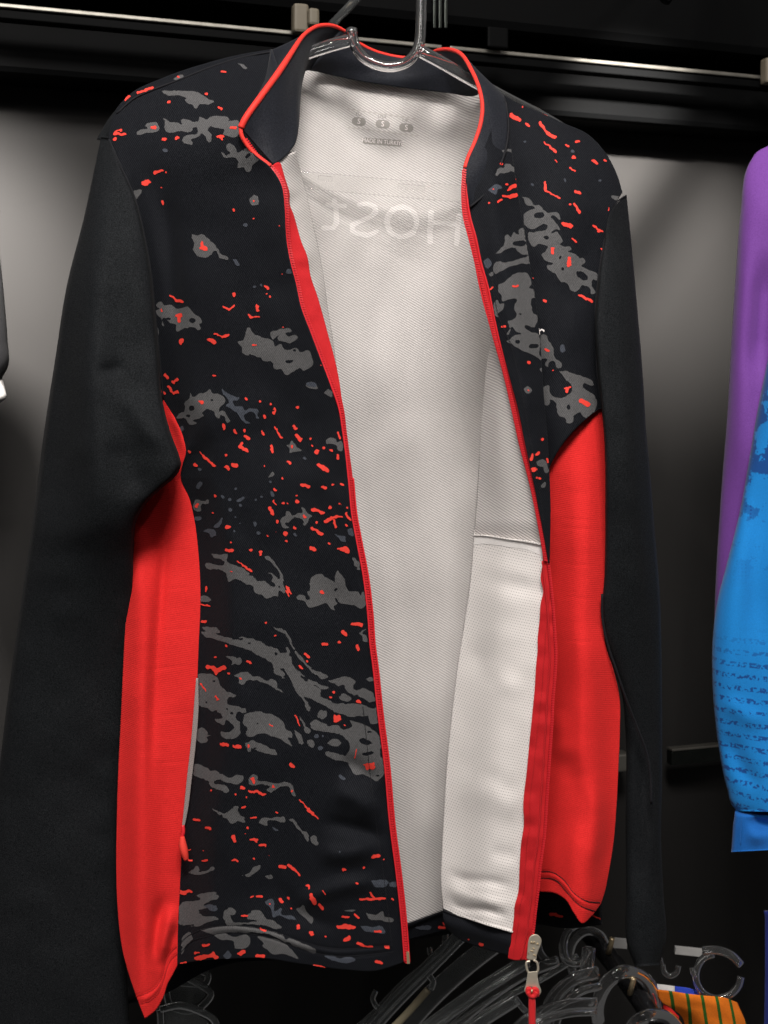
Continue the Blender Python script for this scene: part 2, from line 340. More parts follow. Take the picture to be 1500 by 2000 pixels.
def inked(name, key, parent, mat, polys=(), holes=(), strokes=(), step=2.0, off=.25, wob=1.6, seed=1, wsc=9, speck=False):
    """flat ink on a cloth surface: the shapes are cut on a fine grid and laid on the cloth"""
    xs, ys = [], []
    for p in polys: xs += [q[0] for q in p]; ys += [q[1] for q in p]
    for s in strokes: xs += [s[0]-s[4], s[0]+s[4], s[2]-s[4], s[2]+s[4]]; ys += [s[1]-s[4], s[1]+s[4], s[3]-s[4], s[3]+s[4]]
    x0, y0 = min(xs)-8, min(ys)-8; nx = int((max(xs)+8-x0)/step)+2; ny = int((max(ys)+8-y0)/step)+2
    X, Y = np.meshgrid(x0+np.arange(nx)*step, y0+np.arange(ny)*step); Fd = np.full(X.shape, -9.0)
    XW = X + wob*vnoise(X, Y, wsc, seed) + .5*wob*vnoise(X, Y, wsc*.42, seed+7); YW = Y + wob*vnoise(X, Y, wsc, seed+3) + .5*wob*vnoise(X, Y, wsc*.42, seed+9)
    def region(bx, by, m=8):
        i0 = max(int((min(bx)-m-x0)/step), 0); i1 = min(int((max(bx)+m-x0)/step)+2, nx)
        j0 = max(int((min(by)-m-y0)/step), 0); j1 = min(int((max(by)+m-y0)/step)+2, ny); return slice(j0, j1), slice(i0, i1)
    def sd(p):
        q = crv(list(p)+[p[0]], len(p)*4)[:, :2]; r = region(q[:, 0], q[:, 1]); x, y = XW[r], YW[r]
        if x.size == 0: return r, None
        D = dpoly(x, y, q); ins = np.zeros(x.shape, bool)
        for (ax, ay), (bx, by) in zip(q[:-1], q[1:]):
            if ay != by:
                c = ((ay > y) != (by > y)) & (x < (bx-ax)*(y-ay)/(by-ay)+ax); ins ^= c
        return r, np.where(ins, D, -D)
    for p in polys:
        r, d = sd(p)
        if d is not None: Fd[r] = np.maximum(Fd[r], d)
    for s in strokes:
        r = region((s[0], s[2]), (s[1], s[3]), s[4]+6)
        if XW[r].size: Fd[r] = np.maximum(Fd[r], s[4]-dseg(XW[r], YW[r], *s[:4]))
    for p in holes:
        r, d = sd(p)
        if d is not None: Fd[r] = np.minimum(Fd[r], -d)
    if speck: Fd = Fd - 9*np.clip(vnoise(X, Y*1.5, 11, seed+21)-.62, 0, 1)
    V, Fc, idx = [], [], {}
    def vert(k, u, v):
        if k in idx: return idx[k]
        h = hit(key, u, v, off/1000)
        if h is None: idx[k] = None
        else: idx[k] = len(V); V.append(h)
        return idx[k]
    pos = Fd > 0; act = pos[:-1, :-1] | pos[1:, :-1] | pos[:-1, 1:] | pos[1:, 1:]
    for j, i in zip(*np.nonzero(act)):
        cs = [(j, i), (j+1, i), (j+1, i+1), (j, i+1)]; poly = []
        for a in range(4):
            p, q = cs[a], cs[(a+1) % 4]; fp, fq = Fd[p], Fd[q]
            if fp > 0: poly.append(vert(p, X[p], Y[p]))
            if (fp > 0) != (fq > 0):
                if p > q: p, q, fp, fq = q, p, fq, fp
                t = fp/(fp-fq); poly.append(vert((p, q), X[p]+(X[q]-X[p])*t, Y[p]+(Y[q]-Y[p])*t))
        if None in poly or len(poly) < 3: continue
        Fc.append(poly)
    return mesh(name, V, Fc, mat, parent, kind='stuff')

GREY_L = [
 Z(A_, (580,488),(680,480),(830,488),(920,500),(985,530),(1030,570),(1088,590),(1080,608),(950,625),(930,658),(910,665),(860,615),(825,600),(795,550),(700,525),(640,532),(600,508)),
 Z(A_, (340,890),(370,865),(450,862),(415,825),(440,803),(510,798),(550,820),(558,855),(540,880),(440,900),(345,914)),
 Z(A_, (590,745),(650,785),(730,800),(790,825),(770,780),(840,768),(890,800),(920,775),(950,730),(985,745),(1005,770),(1060,745),(1150,738),(1220,750),(1250,775),(1330,785),(1330,830),(1320,925),(1230,930),(1190,915),(1185,865),(1100,850),(1060,850),(1035,865),(1070,915),(1065,960),(1048,998),(1015,970),(1000,915),(985,905),(930,935),(890,960),(870,965),(885,1000),(800,1000),(780,975),(800,935),(850,920),(900,912),(930,890),(915,850),(895,850),(870,885),(760,878),(640,895),(615,870),(612,800)),
 Z(A_, (1160,1090),(1190,1090),(1210,1120),(1250,1105),(1225,1070),(1205,1035),(1220,1010),(1275,1010),(1300,1045),(1310,1080),(1390,1050),(1450,1020),(1560,1120),(1500,1185),(1470,1200),(1440,1270),(1400,1270),(1380,1235),(1330,1240),(1325,1175),(1290,1145),(1200,1145),(1165,1120)),
 Z(A_, (1310,212),(1360,225),(1415,265),(1395,272),(1350,245)), Z(A_, (690,368),(780,338),(788,355),(715,385)),
 Z(B_, (20,80),(55,45),(110,40),(75,85),(45,133),(30,115)),
 Z(B_, (925,75),(950,95),(955,150),(930,160),(895,145),(892,110)),
 Z(B_, (462,362),(500,370),(550,365),(600,405),(640,450),(680,510),(735,540),(725,552),(680,545),(650,495),(630,490),(610,520),(560,535),(510,525),(482,485),(487,430),(470,400)),
 Z(B_, (155,855),(190,880),(165,910)),
 Z(B_, (205,880),(240,855),(255,880),(320,885),(360,910),(400,905),(430,900),(490,945),(530,980),(535,1020),(522,1030),(542,1050),(520,1065),(480,1045),(420,1052),(365,1080),(350,1060),(355,1040),(300,1015),(265,980),(258,985),(268,1040),(255,1030),(245,975),(215,960),(205,930),(222,910)),
 Z(B_, (200,1050),(215,1045),(218,1110),(205,1110)),
 Z(B_, (870,1055),(890,1052),(910,1085),(980,1115),(1060,1150),(1080,1180),(1125,1170),(1145,1210),(1200,1205),(1240,1205),(1260,1225),(1330,1220),(1345,1260),(1355,1320),(1290,1365),(1240,1350),(1210,1370),(1160,1395),(1125,1355),(1065,1345),(1060,1310),(980,1285),(930,1255),(840,1240),(835,1190),(795,1155),(840,1140)),
 Z(B_, (1040,1105),(1060,1075),(1110,1065),(1190,1060),(1205,1080),(1155,1085),(1165,1110),(1225,1105),(1240,1115),(1225,1150),(1150,1155),(1100,1140),(1110,1100),(1080,1130),(1060,1140)),
 Z(B_, (1300,1465),(1340,1445),(1375,1465),(1390,1490),(1310,1485)),
 Z(C_, (265,165),(285,205),(330,180),(385,175),(410,152),(435,185),(480,180),(520,215),(525,250),(490,280),(480,320),(520,305),(540,345),(565,390),(545,400),(520,345),(495,345),(485,368),(460,350),(440,315),(390,300),(355,325),(375,345),(320,370),(285,380),(320,400),(270,412),(240,370),(170,360),(180,340),(230,310),(230,240),(262,210)),
 Z(C_, (1245,180),(1280,140),(1310,170),(1310,215),(1275,195)),
 Z(C_, (970,560),(1000,555),(1012,525),(1040,550),(1060,580),(1085,605),(1040,605),(1000,610),(995,585)),
 Z(C_, (1255,520),(1290,505),(1330,510),(1345,540),(1375,530),(1375,610),(1350,590),(1340,560),(1300,550),(1260,545)),
 Z(C_, (285,1000),(310,965),(370,965),(410,962),(405,985),(355,1000),(345,1045),(310,1045),(288,1020)),
 Z(C_, (935,1090),(965,1075),(970,1050),(1000,1045),(1020,1075),(1060,1060),(1095,1060),(1080,1015),(1105,1025),(1130,1060),(1160,1075),(1135,1100),(1115,1145),(1095,1140),(1100,1110),(1060,1090),(1010,1105),(990,1130),(960,1135),(995,1170),(960,1165),(935,1130)),
 Z(C_, (840,800),(870,760),(893,775),(875,795)),
 Z(D_, (160,115),(230,125),(285,122),(275,165),(350,205),(450,265),(510,315),(555,320),(600,355),(640,350),(600,310),(610,295),(570,255),(600,265),(655,300),(660,260),(610,190),(550,135),(570,130),(620,180),(660,230),(690,285),(692,330),(697,410),(650,390),(650,430),(615,425),(575,445),(525,420),(480,400),(470,370),(420,340),(340,300),(290,320),(275,290),(270,260),(215,235),(108,212),(110,195),(180,195),(255,205),(260,180),(220,160),(175,135)),
 Z(D_, (785,435),(810,420),(840,430),(860,455),(885,450),(855,400),(850,380),(885,375),(882,320),(905,285),(950,268),(1000,290),(1030,310),(1045,320),(1065,310),(1070,280),(1095,235),(1110,265),(1145,330),(1155,380),(1190,395),(1230,395),(1265,425),(1265,395),(1290,400),(1295,490),(1255,520),(1220,500),(1150,490),(1110,480),(1065,445),(1085,490),(1060,500),(1070,540),(1040,520),(1005,485),(930,505),(870,505),(840,465),(800,460)),
 Z(D_, (80,655),(150,655),(215,668),(230,690),(195,700),(260,725),(330,740),(380,728),(430,735),(520,760),(580,800),(650,820),(660,840),(715,840),(700,795),(715,800),(740,850),(765,940),(800,990),(850,1010),(905,1080),(935,1100),(965,1115),(960,1145),(1020,1190),(1080,1215),(1150,1210),(1230,1215),(1330,1240),(1370,1250),(1380,1320),(1290,1305),(1200,1310),(1100,1290),(1000,1240),(910,1190),(855,1165),(835,1160),(860,1200),(880,1270),(870,1270),(840,1200),(800,1150),(760,1090),(745,1050),(720,1010),(690,970),(660,955),(700,1010),(700,1030),(660,1010),(620,985),(610,930),(570,895),(500,860),(440,830),(330,795),(290,775),(180,745),(110,720),(90,690),(130,690)),
 Z(D_, (610,650),(670,662),(710,690),(740,740),(770,810),(830,880),(860,930),(930,970),(1010,1020),(1000,1030),(920,1000),(840,925),(780,860),(740,780),(700,710),(640,680)),
 Z(D_, (780,955),(830,1000),(900,1050),(960,1075),(1018,1105),(1005,1115),(940,1095),(890,1065),(840,1030),(800,985)),
 Z(D_, (325,1010),(380,985),(410,978),(440,990),(465,1015),(520,1020),(570,1050),(590,1040),(650,1070),(660,1105),(690,1140),(630,1105),(570,1075),(500,1050),(420,1045),(400,1075),(370,1070),(365,1040)),
 Z(D_, (1015,1045),(1090,1025),(1170,1022),(1220,1055),(1200,1080),(1205,1105),(1290,1105),(1350,1150),(1355,1200),(1320,1205),(1280,1180),(1210,1155),(1160,1125),(1140,1100),(1140,1080),(1080,1085)),
 Z(D_, (1085,1155),(1110,1140),(1160,1155),(1195,1180),(1180,1190),(1110,1190)),
 Z(D_, (265,868),(330,875),(350,885),(380,880),(385,915),(365,935),(330,925),(310,940),(315,905),(290,885)),
 Z(D_, (80,420),(130,430),(160,460),(130,470),(85,470)),
 Z(D_, (1240,705),(1270,680),(1300,670),(1265,705),(1300,720),(1300,770),(1270,760),(1265,725)),
 Z(D_, (1195,145),(1215,150),(1245,235),(1225,225),(1200,180)),
 Z(E_, (130,60),(200,55),(275,90),(280,125),(330,170),(400,210),(340,235),(335,255),(420,290),(470,305),(470,325),(400,330),(390,360),(420,390),(425,440),(430,470),(410,500),(290,485),(285,460),(360,460),(385,430),(370,410),(330,380),(310,415),(250,375),(310,360),(300,340),(240,320),(160,280),(130,270)),
 Z(E_, (455,340),(520,320),(600,330),(680,355),(730,400),(745,440),(790,480),(785,505),(760,500),(790,570),(730,525),(640,490),(570,475),(530,490),(490,497),(465,470),(480,440),(450,400)),
 Z(E_, (460,540),(490,525),(570,545),(630,570),(690,610),(690,622),(620,610),(540,590),(510,570),(495,605),(470,570)),
 Z(E_, (125,440),(155,430),(195,460),(195,480),(235,490),(195,500),(205,525),(160,540),(125,525)),
 Z(E_, (100,690),(150,690),(200,720),(270,740),(330,770),(370,780),(390,765),(450,775),(455,795),(420,820),(350,820),(260,800),(245,815),(330,840),(350,870),(345,882),(280,865),(220,840),(190,800),(105,765)),
 Z(E_, (495,775),(520,757),(550,770),(545,800),(600,805),(660,820),(750,815),(790,840),(805,880),(815,918),(780,890),(765,850),(730,840),(670,860),(640,885),(610,860),(640,850),(580,830),(485,832)),
 Z(E_, (210,990),(240,1005),(300,1020),(350,1015),(380,985),(410,980),(405,1010),(430,1045),(465,1070),(455,1100),(410,1085),(360,1100),(335,1065),(290,1050),(250,1020)),
 Z(E_, (555,1095),(590,1060),(640,1060),(740,1070),(745,1090),(670,1080),(610,1080),(620,1115),(580,1110)),
 Z(E_, (755,1065),(790,1070),(830,1110),(860,1150),(885,1155),(900,1235),(880,1210),(870,1180),(820,1135),(790,1095)),
 Z(E_, (915,1200),(930,1180),(955,1185),(960,1215),(972,1245),(950,1255),(925,1235)),
 Z(E_, (960,330),(985,310),(1020,315),(1030,345),(1000,370),(965,360)),
 Z(E_, (915,400),(935,375),(980,390),(1050,420),(1100,415),(1150,445),(1210,420),(1190,385),(1250,395),(1330,430),(1380,470),(1405,520),(1400,600),(1430,680),(1430,760),(1380,805),(1330,780),(1290,760),(1230,765),(1200,720),(1180,680),(1110,660),(1060,645),(1015,620),(1030,600),(1100,615),(1170,620),(1185,540),(1140,490),(1060,470),(960,450),(920,430)),
 Z(E_, (1035,540),(1080,515),(1130,540),(1110,562),(1050,550)), Z(E_, (805,450),(835,465),(860,500),(862,555),(840,545),(820,500)),
 Z(E_, (830,345),(855,375),(885,425),(920,455),(905,480),(875,465),(865,420)), Z(E_, (890,525),(920,510),(935,565),(905,560)),
 Z(E_, (1300,85),(1340,80),(1355,105),(1320,105)), Z(E_, (1320,290),(1375,290),(1385,400),(1345,410)),
 Z(F_, (120,325),(175,285),(190,310),(245,305),(270,287),(285,300),(240,325),(170,338)),
 Z(F_, (440,345),(490,325),(520,290),(560,283),(560,300),(520,335),(460,350)), Z(F_, (580,350),(625,340),(635,358),(600,362)),
 Z(F_, (165,465),(300,455),(310,475),(260,500),(210,525),(240,540),(180,555),(215,590),(270,590),(310,610),(250,625),(200,650),(140,655),(70,640),(70,515),(130,500),(200,490)),
 Z(F_, (330,600),(345,555),(390,540),(410,570),(370,590),(385,620),(430,630),(540,620),(470,600),(510,560),(560,555),(590,600),(650,625),(690,670),(620,660),(540,645),(440,645),(350,640)),
 Z(F_, (190,680),(240,660),(340,648),(480,655),(650,690),(760,730),(820,760),(900,800),(900,820),(820,790),(720,750),(600,700),(450,690),(250,695)),
 Z(F_, (780,545),(815,530),(820,520),(845,570),(880,600),(875,635),(830,600),(795,570)),
 Z(F_, (270,700),(330,695),(400,720),(470,705),(500,745),(470,780),(400,785),(395,750),(320,735)),
 Z(F_, (515,770),(580,765),(540,715),(600,720),(690,745),(740,790),(790,855),(740,835),(690,820),(650,830),(600,790)),
 Z(F_, (1200,570),(1260,580),(1310,560),(1315,590),(1370,605),(1370,620),(1290,615),(1220,610)), Z(F_, (1070,550),(1215,545),(1150,555),(1080,558)),
 Z(F_, (80,720),(130,690),(150,720),(100,780),(80,830))]
HOLE_L = [Z(A_, (1400,1125),(1440,1100),(1450,1115),(1410,1145)), EL(B_, 300,990,18,11), EL(B_, 470,997,26,17), EL(B_, 1215,1218,12,8), EL(B_, 1180,1298,28,14),
 EL(C_, 280,293,22,20), EL(C_, 255,345,18,12), EL(C_, 424,228,10,7), EL(D_, 658,358,8,7), EL(D_, 1077,373,10,11), EL(D_, 382,745,12,8), EL(D_, 437,770,11,7), EL(D_, 632,852,10,16),
 EL(D_, 835,1025,34,9,40), EL(E_, 335,300,10,8), EL(E_, 365,332,9,11), EL(E_, 240,108,9,6), EL(E_, 188,256,9,7), EL(E_, 545,404,8,5),
 EL(E_, 1300,530,48,18,12), EL(E_, 1320,612,42,13,-8), EL(E_, 1330,460,20,7), EL(E_, 1385,770,14,7), EL(F_, 720,715,14,18)]
BLUE_L = [Z(C_, (505,145),(545,185),(600,210),(630,215),(620,232),(580,235),(590,270),(655,285),(660,300),(700,290),(770,305),(760,330),(775,368),(755,365),(740,320),(690,320),(660,345),(665,370),(712,400),(690,402),(640,375),(620,330),(580,300),(530,275),(555,245),(540,215),(500,165)),
 Z(B_, (762,548),(795,555),(817,595),(795,590)), Z(C_, (1115,110),(1150,97),(1190,115),(1195,135),(1150,130),(1120,130)), Z(C_, (1090,655),(1110,645),(1125,658),(1105,665)),
 Z(C_, (310,860),(340,825),(357,835),(340,880),(318,880)), Z(C_, (300,1085),(355,1085),(355,1100),(300,1100)), Z(C_, (440,1160),(480,1120),(510,1090),(510,1115),(475,1160),(450,1165)),
 Z(C_, (360,1190),(400,1175),(460,1195),(460,1220),(430,1238),(405,1205)), Z(C_, (1315,1205),(1350,1220),(1405,1235),(1400,1268),(1370,1255),(1340,1230)), Z(C_, (1425,1175),(1450,1165),(1460,1235),(1435,1220)),
 Z(D_, (1090,0),(1140,0),(1145,30),(1120,25)), Z(E_, (1105,770),(1130,762),(1165,795),(1140,795)), Z(E_, (645,1120),(680,1135),(690,1160),(665,1140)),
 Z(F_, (585,500),(630,485),(645,520),(640,560),(690,540),(685,575),(750,585),(780,610),(720,605),(680,585),(640,600),(620,550)),
 Z(F_, (940,840),(1000,825),(1030,850),(1100,840),(1145,855),(1080,878),(1010,865)), Z(F_, (1235,375),(1300,370),(1340,380),(1330,405),(1250,405)),
 Z(F_, (1170,650),(1240,655),(1300,655),(1320,690),(1250,690),(1190,680)), Z(F_, (330,835),(365,805),(385,830),(350,850)), Z(F_, (220,520),(290,530),(300,548),(240,550)), Z(F_, (1345,385),(1390,380),(1390,410),(1350,408))]
BLUES_L = ST(A_, [(615,1070,38)]) + ST(B_, [(858,298,28),(930,750,20),(975,735,20),(1180,640,40)]) + ST(C_, [(508,938,24),(557,955,24),(615,965,655,948,22),(637,997,22),(562,1030,24),(602,884,20),(793,935,18),(750,963,18),(862,905,872,925,22),(853,833,20),(338,742,24),(770,1200,28),(595,1190,18),(738,1130,748,1145,20),(1032,1208,1045,1225,18),(207,440,32),(595,1090,16),(628,1135,12)]) + ST(E_, [(957,488,34),(985,573,34),(1005,490,14),(1117,1300,14)])
RED_L = ST(A_, [(345,505,420,485,22),(420,485,495,456,24),(225,580,262,545,26),(135,640,150,630,20),(115,908,232,915,22),(120,900,185,870,18),(110,968,136,957,20),(485,845,515,845,24),(595,955,622,957,26),(722,950,742,945,26),(1140,938,1178,935,34),(1150,950,1165,955,24),(1258,850,1305,852,20),(522,1285,578,1268,30),(622,1278,18),(405,1392,455,1378,40),(568,1425,14),(1177,303,1205,310,20),(1015,527,26),(638,600,660,600,22),(1140,654,1166,672,24),(740,350,18)]) + \
 ST(B_, [(110,0,140,0,20),(240,18,12),(250,124,262,146,16),(922,122,12),(777,190,20),(921,250,15),(1108,305,10),(545,428,550,465,20),(540,470,575,470,24),(1128,655,9),(312,815,355,850,14),(355,850,402,860,18),(240,915,246,930,12),(360,960,392,960,20),(375,962,378,998,26),(775,800,780,815,22),(702,899,740,916,16),(740,916,780,893,16),(952,892,953,922,20),(1005,747,1026,763,20),(1020,800,12),(1040,820,18),(885,962,905,976,14),(905,976,963,970,10),(1142,1042,10),(640,1098,695,1113,14),(695,1113,736,1102,18),(390,1158,400,1144,32),(602,1137,633,1153,28),(915,1176,940,1178,12),(277,1397,292,1413,22),(243,1405,12),(330,1448,366,1432,18),(328,1440,340,1455,20),(300,1485,320,1500,16),(630,1400,20),(1415,1328,12)]) + \
 ST(C_, [(85,47,103,66,20),(142,100,180,78,18),(140,92,150,105,16),(110,135,150,180,14),(150,180,182,172,22),(58,165,85,185,16),(443,50,20),(350,245,30),(683,220,20),(785,240,16),(862,258,16),(888,294,882,328,16),(813,350,24),(1053,285,22),(513,408,515,438,18),(594,452,608,470,18),(663,453,18),(674,497,700,516,20),(650,547,632,573,20),(632,575,688,600,26),(797,460,812,482,14),(892,425,915,470,10),(915,470,936,508,18),(1027,422,1043,438,20),(1047,485,1076,524,24),(1150,516,18),(1352,465,1368,502,16),(862,572,871,612,20),(1015,575,22),(1162,569,12),(1195,607,38),(1248,576,22),(1298,598,20),(1350,632,1352,658,16),(265,610,22),(302,701,318,709,18),(345,607,370,640,8),(370,640,410,680,20),(410,680,446,713,14),(530,636,16),(527,717,550,736,20),(579,699,606,708,24),(812,710,12),(984,681,1001,694,16),(1210,704,1274,746,32),(945,803,16),(1084,850,1138,867,22),(1242,863,1258,874,20),(1310,845,16),(1376,848,1392,852,14),(885,876,898,894,12),(448,930,20),(1048,930,16),(1053,975,28),(880,966,900,997,12),(948,985,16),(983,983,10),(315,1008,325,997,20),(1365,992,14),(1297,1018,26),(1164,1030,1242,1055,22),(1418,1020,18),(850,1024,873,1066,26),(435,1055,14),(1105,1083,26),(1267,1120,1300,1092,28),(1300,1090,1378,1081,16),(1320,1108,1338,1162,18),(1414,1063,1440,1105,16),(907,1108,905,1124,14),(1195,1128,20),(1415,1143,18),(1032,1163,22),(1158,1168,1200,1190,22),(1200,1190,1232,1214,22),(545,1158,32),(965,1206,34),(830,1227,14),(895,1195,8),(968,1262,14),(568,1270,16),(1283,1278,16),(1147,1306,1173,1308,18)]) + \
 ST(D_, [(305,33,16),(275,91,316,98,22),(447,93,22),(520,104,520,124,22),(705,25,14),(355,170,395,205,10),(395,205,452,246,18),(888,74,916,84,24),(1022,42,16),(1085,78,1150,75,14),(1115,88,1160,100,22),(1155,80,1160,106,16),(312,243,12),(125,362,122,393,16),(710,360,745,410,10),(708,390,728,430,10),(725,370,728,400,14),(970,398,28),(80,490,150,503,12),(95,613,120,615,14),(1195,629,1262,638,26),(558,622,14),(1128,692,1146,708,28),(627,718,12),(984,779,1003,785,24),(1097,765,20),(1224,792,1235,816,20),(270,793,20),(844,852,876,876,16),(863,908,18),(193,873,18),(422,905,448,912,18),(135,945,180,955,30),(180,970,200,990,24),(200,975,250,952,36),(290,993,18),(810,943,833,963,14),(85,1070,120,1120,12),(378,1028,16),(195,1165,208,1185,14),(1053,1130,24),(1035,1165,18),(1230,1200,1246,1205,20),(1070,1310,1096,1310,22)]) + \
 ST(E_, [(808,345,838,415,8),(625,412,650,420,9),(1094,370,1110,368,38),(1155,413,16),(288,548,310,548,14),(310,550,340,550,26),(387,563,428,568,20),(485,560,18),(777,686,794,704,22),(1235,585,1225,635,9),(1295,690,1362,686,16),(1315,705,1350,705,36),(515,790,522,808,22),(655,840,16),(785,875,16),(225,873,14),(432,851,453,857,16),(395,897,12),(473,917,12),(492,872,545,880,16),(545,880,595,897,18),(838,935,900,1000,10),(900,1000,932,1028,22),(932,1028,970,1068,9),(437,988,458,983,14),(678,1022,18),(502,1063,533,1062,14),(107,1073,143,1080,16),(197,1129,218,1137,20),(478,1133,16),(460,1173,10),(377,1197,389,1222,24),(502,1215,548,1212,16),(530,1215,538,1228,16),(562,1250,600,1252,18),(60,1287,88,1285,10),(172,1288,9),(167,1360,193,1355,16),(372,1355,408,1358,14),(518,1347,16),(620,1322,8),(1347,1335,1390,1323,22),(1425,1355,10)]) + \
 ST(F_, [(676,288,704,290,26),(732,280,765,305,22),(765,305,798,338,14),(1060,304,1077,309,14),(1190,297,16),(1145,395,14),(845,405,852,418,14),(940,438,955,455,8),(70,445,140,437,14),(65,442,98,450,24),(500,472,518,470,10),(540,468,562,470,14),(677,489,690,499,20),(730,480,18),(745,540,10),(870,468,890,508,26),(922,523,934,543,24),(1168,485,1240,488,14),(1227,447,1250,480,16),(1240,490,1316,479,18),(1365,488,12),(1060,597,1103,597,12),(1137,586,1158,602,16),(615,515,12),(445,590,480,590,10),(1040,656,1126,658,24),(1065,647,1108,647,16),(1260,683,1296,685,16),(790,645,792,668,14),(870,690,873,702,20),(955,715,10),(562,671,588,680,18),(1077,738,1098,722,22),(1150,755,1190,770,16),(1190,770,1240,775,12),(1322,778,1343,780,16),(212,768,246,765,16),(165,815,185,812,10),(172,850,230,838,24),(230,838,275,825,20),(275,825,290,840,26),(432,819,458,809,24),(537,832,580,832,18),(77,880,106,871,14),(880,887,965,912,10),(920,900,950,905,16),(1264,866,1303,880,20)])
GREY_S = [Z(G_, (365,515),(420,505),(465,510),(470,545),(420,525),(370,530)), Z(G_, (310,735),(320,690),(360,670),(390,672),(385,645),(430,640),(470,660),(490,665),(500,725),(450,705),(380,715),(335,725),(325,745)),
 Z(G_, (310,1435),(350,1390),(385,1340),(390,1280),(420,1260),(440,1285),(465,1240),(480,1260),(520,1270),(505,1240),(530,1210),(565,1208),(590,1240),(605,1400),(625,1480),(630,1560),(600,1500),(540,1520),(440,1535),(370,1580),(300,1620),(285,1570),(300,1520),(340,1500),(400,1520),(460,1495),(560,1475),(600,1440),(540,1440),(500,1400),(470,1380),(400,1395),(345,1430)),
 Z(H_, (245,190),(290,165),(330,130),(400,105),(440,125),(460,180),(440,210),(480,220),(485,270),(455,285),(460,330),(465,370),(490,385),(495,430),(470,465),(440,455),(410,460),(450,490),(510,520),(515,640),(525,680),(470,645),(400,615),(340,580),(290,550),(320,545),(350,520),(400,505),(360,490),(330,455),(310,510),(300,510),(320,470),(300,430),(330,415),(360,400),(350,330),(365,280),(320,280),(270,300),(265,250),(245,220)),
 Z(H_, (210,90),(225,55),(300,45),(350,30),(430,10),(455,15),(450,45),(380,55),(300,75),(230,110)), Z(H_, (205,330),(240,280),(250,310),(285,315),(270,350),(235,380),(250,400),(225,390)),
 EL(H_, 437,875,28,26), Z(H_, (490,1340),(520,1318),(560,1350),(570,1410),(535,1400),(540,1375),(500,1360)), Z(H_, (515,1500),(545,1465),(550,1500),(530,1515)), Z(H_, (512,730),(525,725),(530,760),(515,750)), Z(H_, (175,115),(205,105),(210,130),(185,130))]
HOLE_S = [EL(G_, 520,1345,60,24,-5), EL(G_, 573,1293,10,15), EL(H_, 388,380,8,8), EL(H_, 370,557,16,12), EL(H_, 475,587,35,14,-15)]
BLUE_S = [Z(G_, (245,870),(280,830),(330,820),(370,850),(330,865),(315,915),(280,900)), Z(H_, (150,30),(185,10),(200,50),(170,80))]
RED_S = ST(G_, [(355,635,24),(472,508,484,532,22),(490,775,22),(405,820,20),(432,858,478,832,30),(415,870,440,850,18),(370,920,440,930,20),(440,930,488,915,36),(327,973,353,952,18),(247,988,16),(285,860,14),(398,80,402,95,8),(398,180,412,205,12)]) + \
 ST(H_, [(340,200,365,195,13),(190,220,210,205,12),(272,460,290,460,14),(441,694,20),(525,1196,20),(457,1323,468,1288,14),(492,1289,503,1281,18),(560,1320,565,1340,12),(463,1394,482,1390,26),(495,1440,14),(512,1448,14),(437,872,10),(557,1000,14)])
GREY_R = [Z(G_, (540,930),(600,940),(660,1000),(700,1005),(740,1050),(800,1070),(860,1070),(880,1130),(830,1140),(860,1180),(885,1220),(830,1215),(800,1250),(850,1245),(885,1280),(905,1330),(870,1350),(900,1370),(980,1380),(975,1400),(940,1410),(1000,1430),(1050,1490),(1000,1560),(930,1620),(850,1620),(800,1590),(770,1560),(820,1530),(760,1490),(720,1470),(770,1370),(690,1350),(640,1370),(610,1340),(600,1250),(650,1240),(770,1190),(770,1185),(620,1210),(590,1200),(565,1080),(660,1030),(580,1000)),
 Z(H_, (525,5),(600,0),(740,20),(790,10),(810,40),(780,60),(830,90),(890,125),(885,165),(860,150),(850,190),(875,240),(850,250),(840,220),(790,190),(765,225),(730,235),(700,190),(650,160),(620,120),(600,85),(575,95),(560,70),(600,50),(540,25)),
 Z(H_, (520,520),(545,510),(575,560),(605,600),(605,660),(650,695),(650,725),(630,730),(615,690),(580,690),(570,720),(550,700),(560,670),(530,665),(520,600)),
 Z(H_, (640,745),(700,750),(750,775),(790,785),(860,815),(865,838),(800,835),(790,850),(850,890),(885,960),(880,980),(830,1050),(810,1055),(770,1020),(735,1040),(720,1090),(695,1090),(680,1055),(640,1040),(620,960),(580,930),(575,970),(555,975),(540,940),(545,850),(575,840),(580,890),(620,920),(680,915),(720,880),(720,840),(680,800)),
 Z(G_, (1330,910),(1410,945),(1395,962),(1340,930)), Z(G_, (820,215),(905,255),(890,262),(830,232))]
HOLE_R = [EL(G_, 695,1095,48,26,-5), EL(G_, 620,1025,40,16), EL(G_, 835,1125,36,20,35), EL(G_, 760,1290,25,15), EL(G_, 885,1467,14,13), EL(H_, 665,85,10,12), EL(H_, 790,130,48,22,38), EL(H_, 648,10,10,10), EL(H_, 700,985,14,18)]
BLUES_R = ST(H_, [(662,592,662,610,34)]) + ST(G_, [(570,445,20),(990,525,28),(920,778,930,792,16),(634,815,646,825,18),(1228,787,24),(600,98,25)])
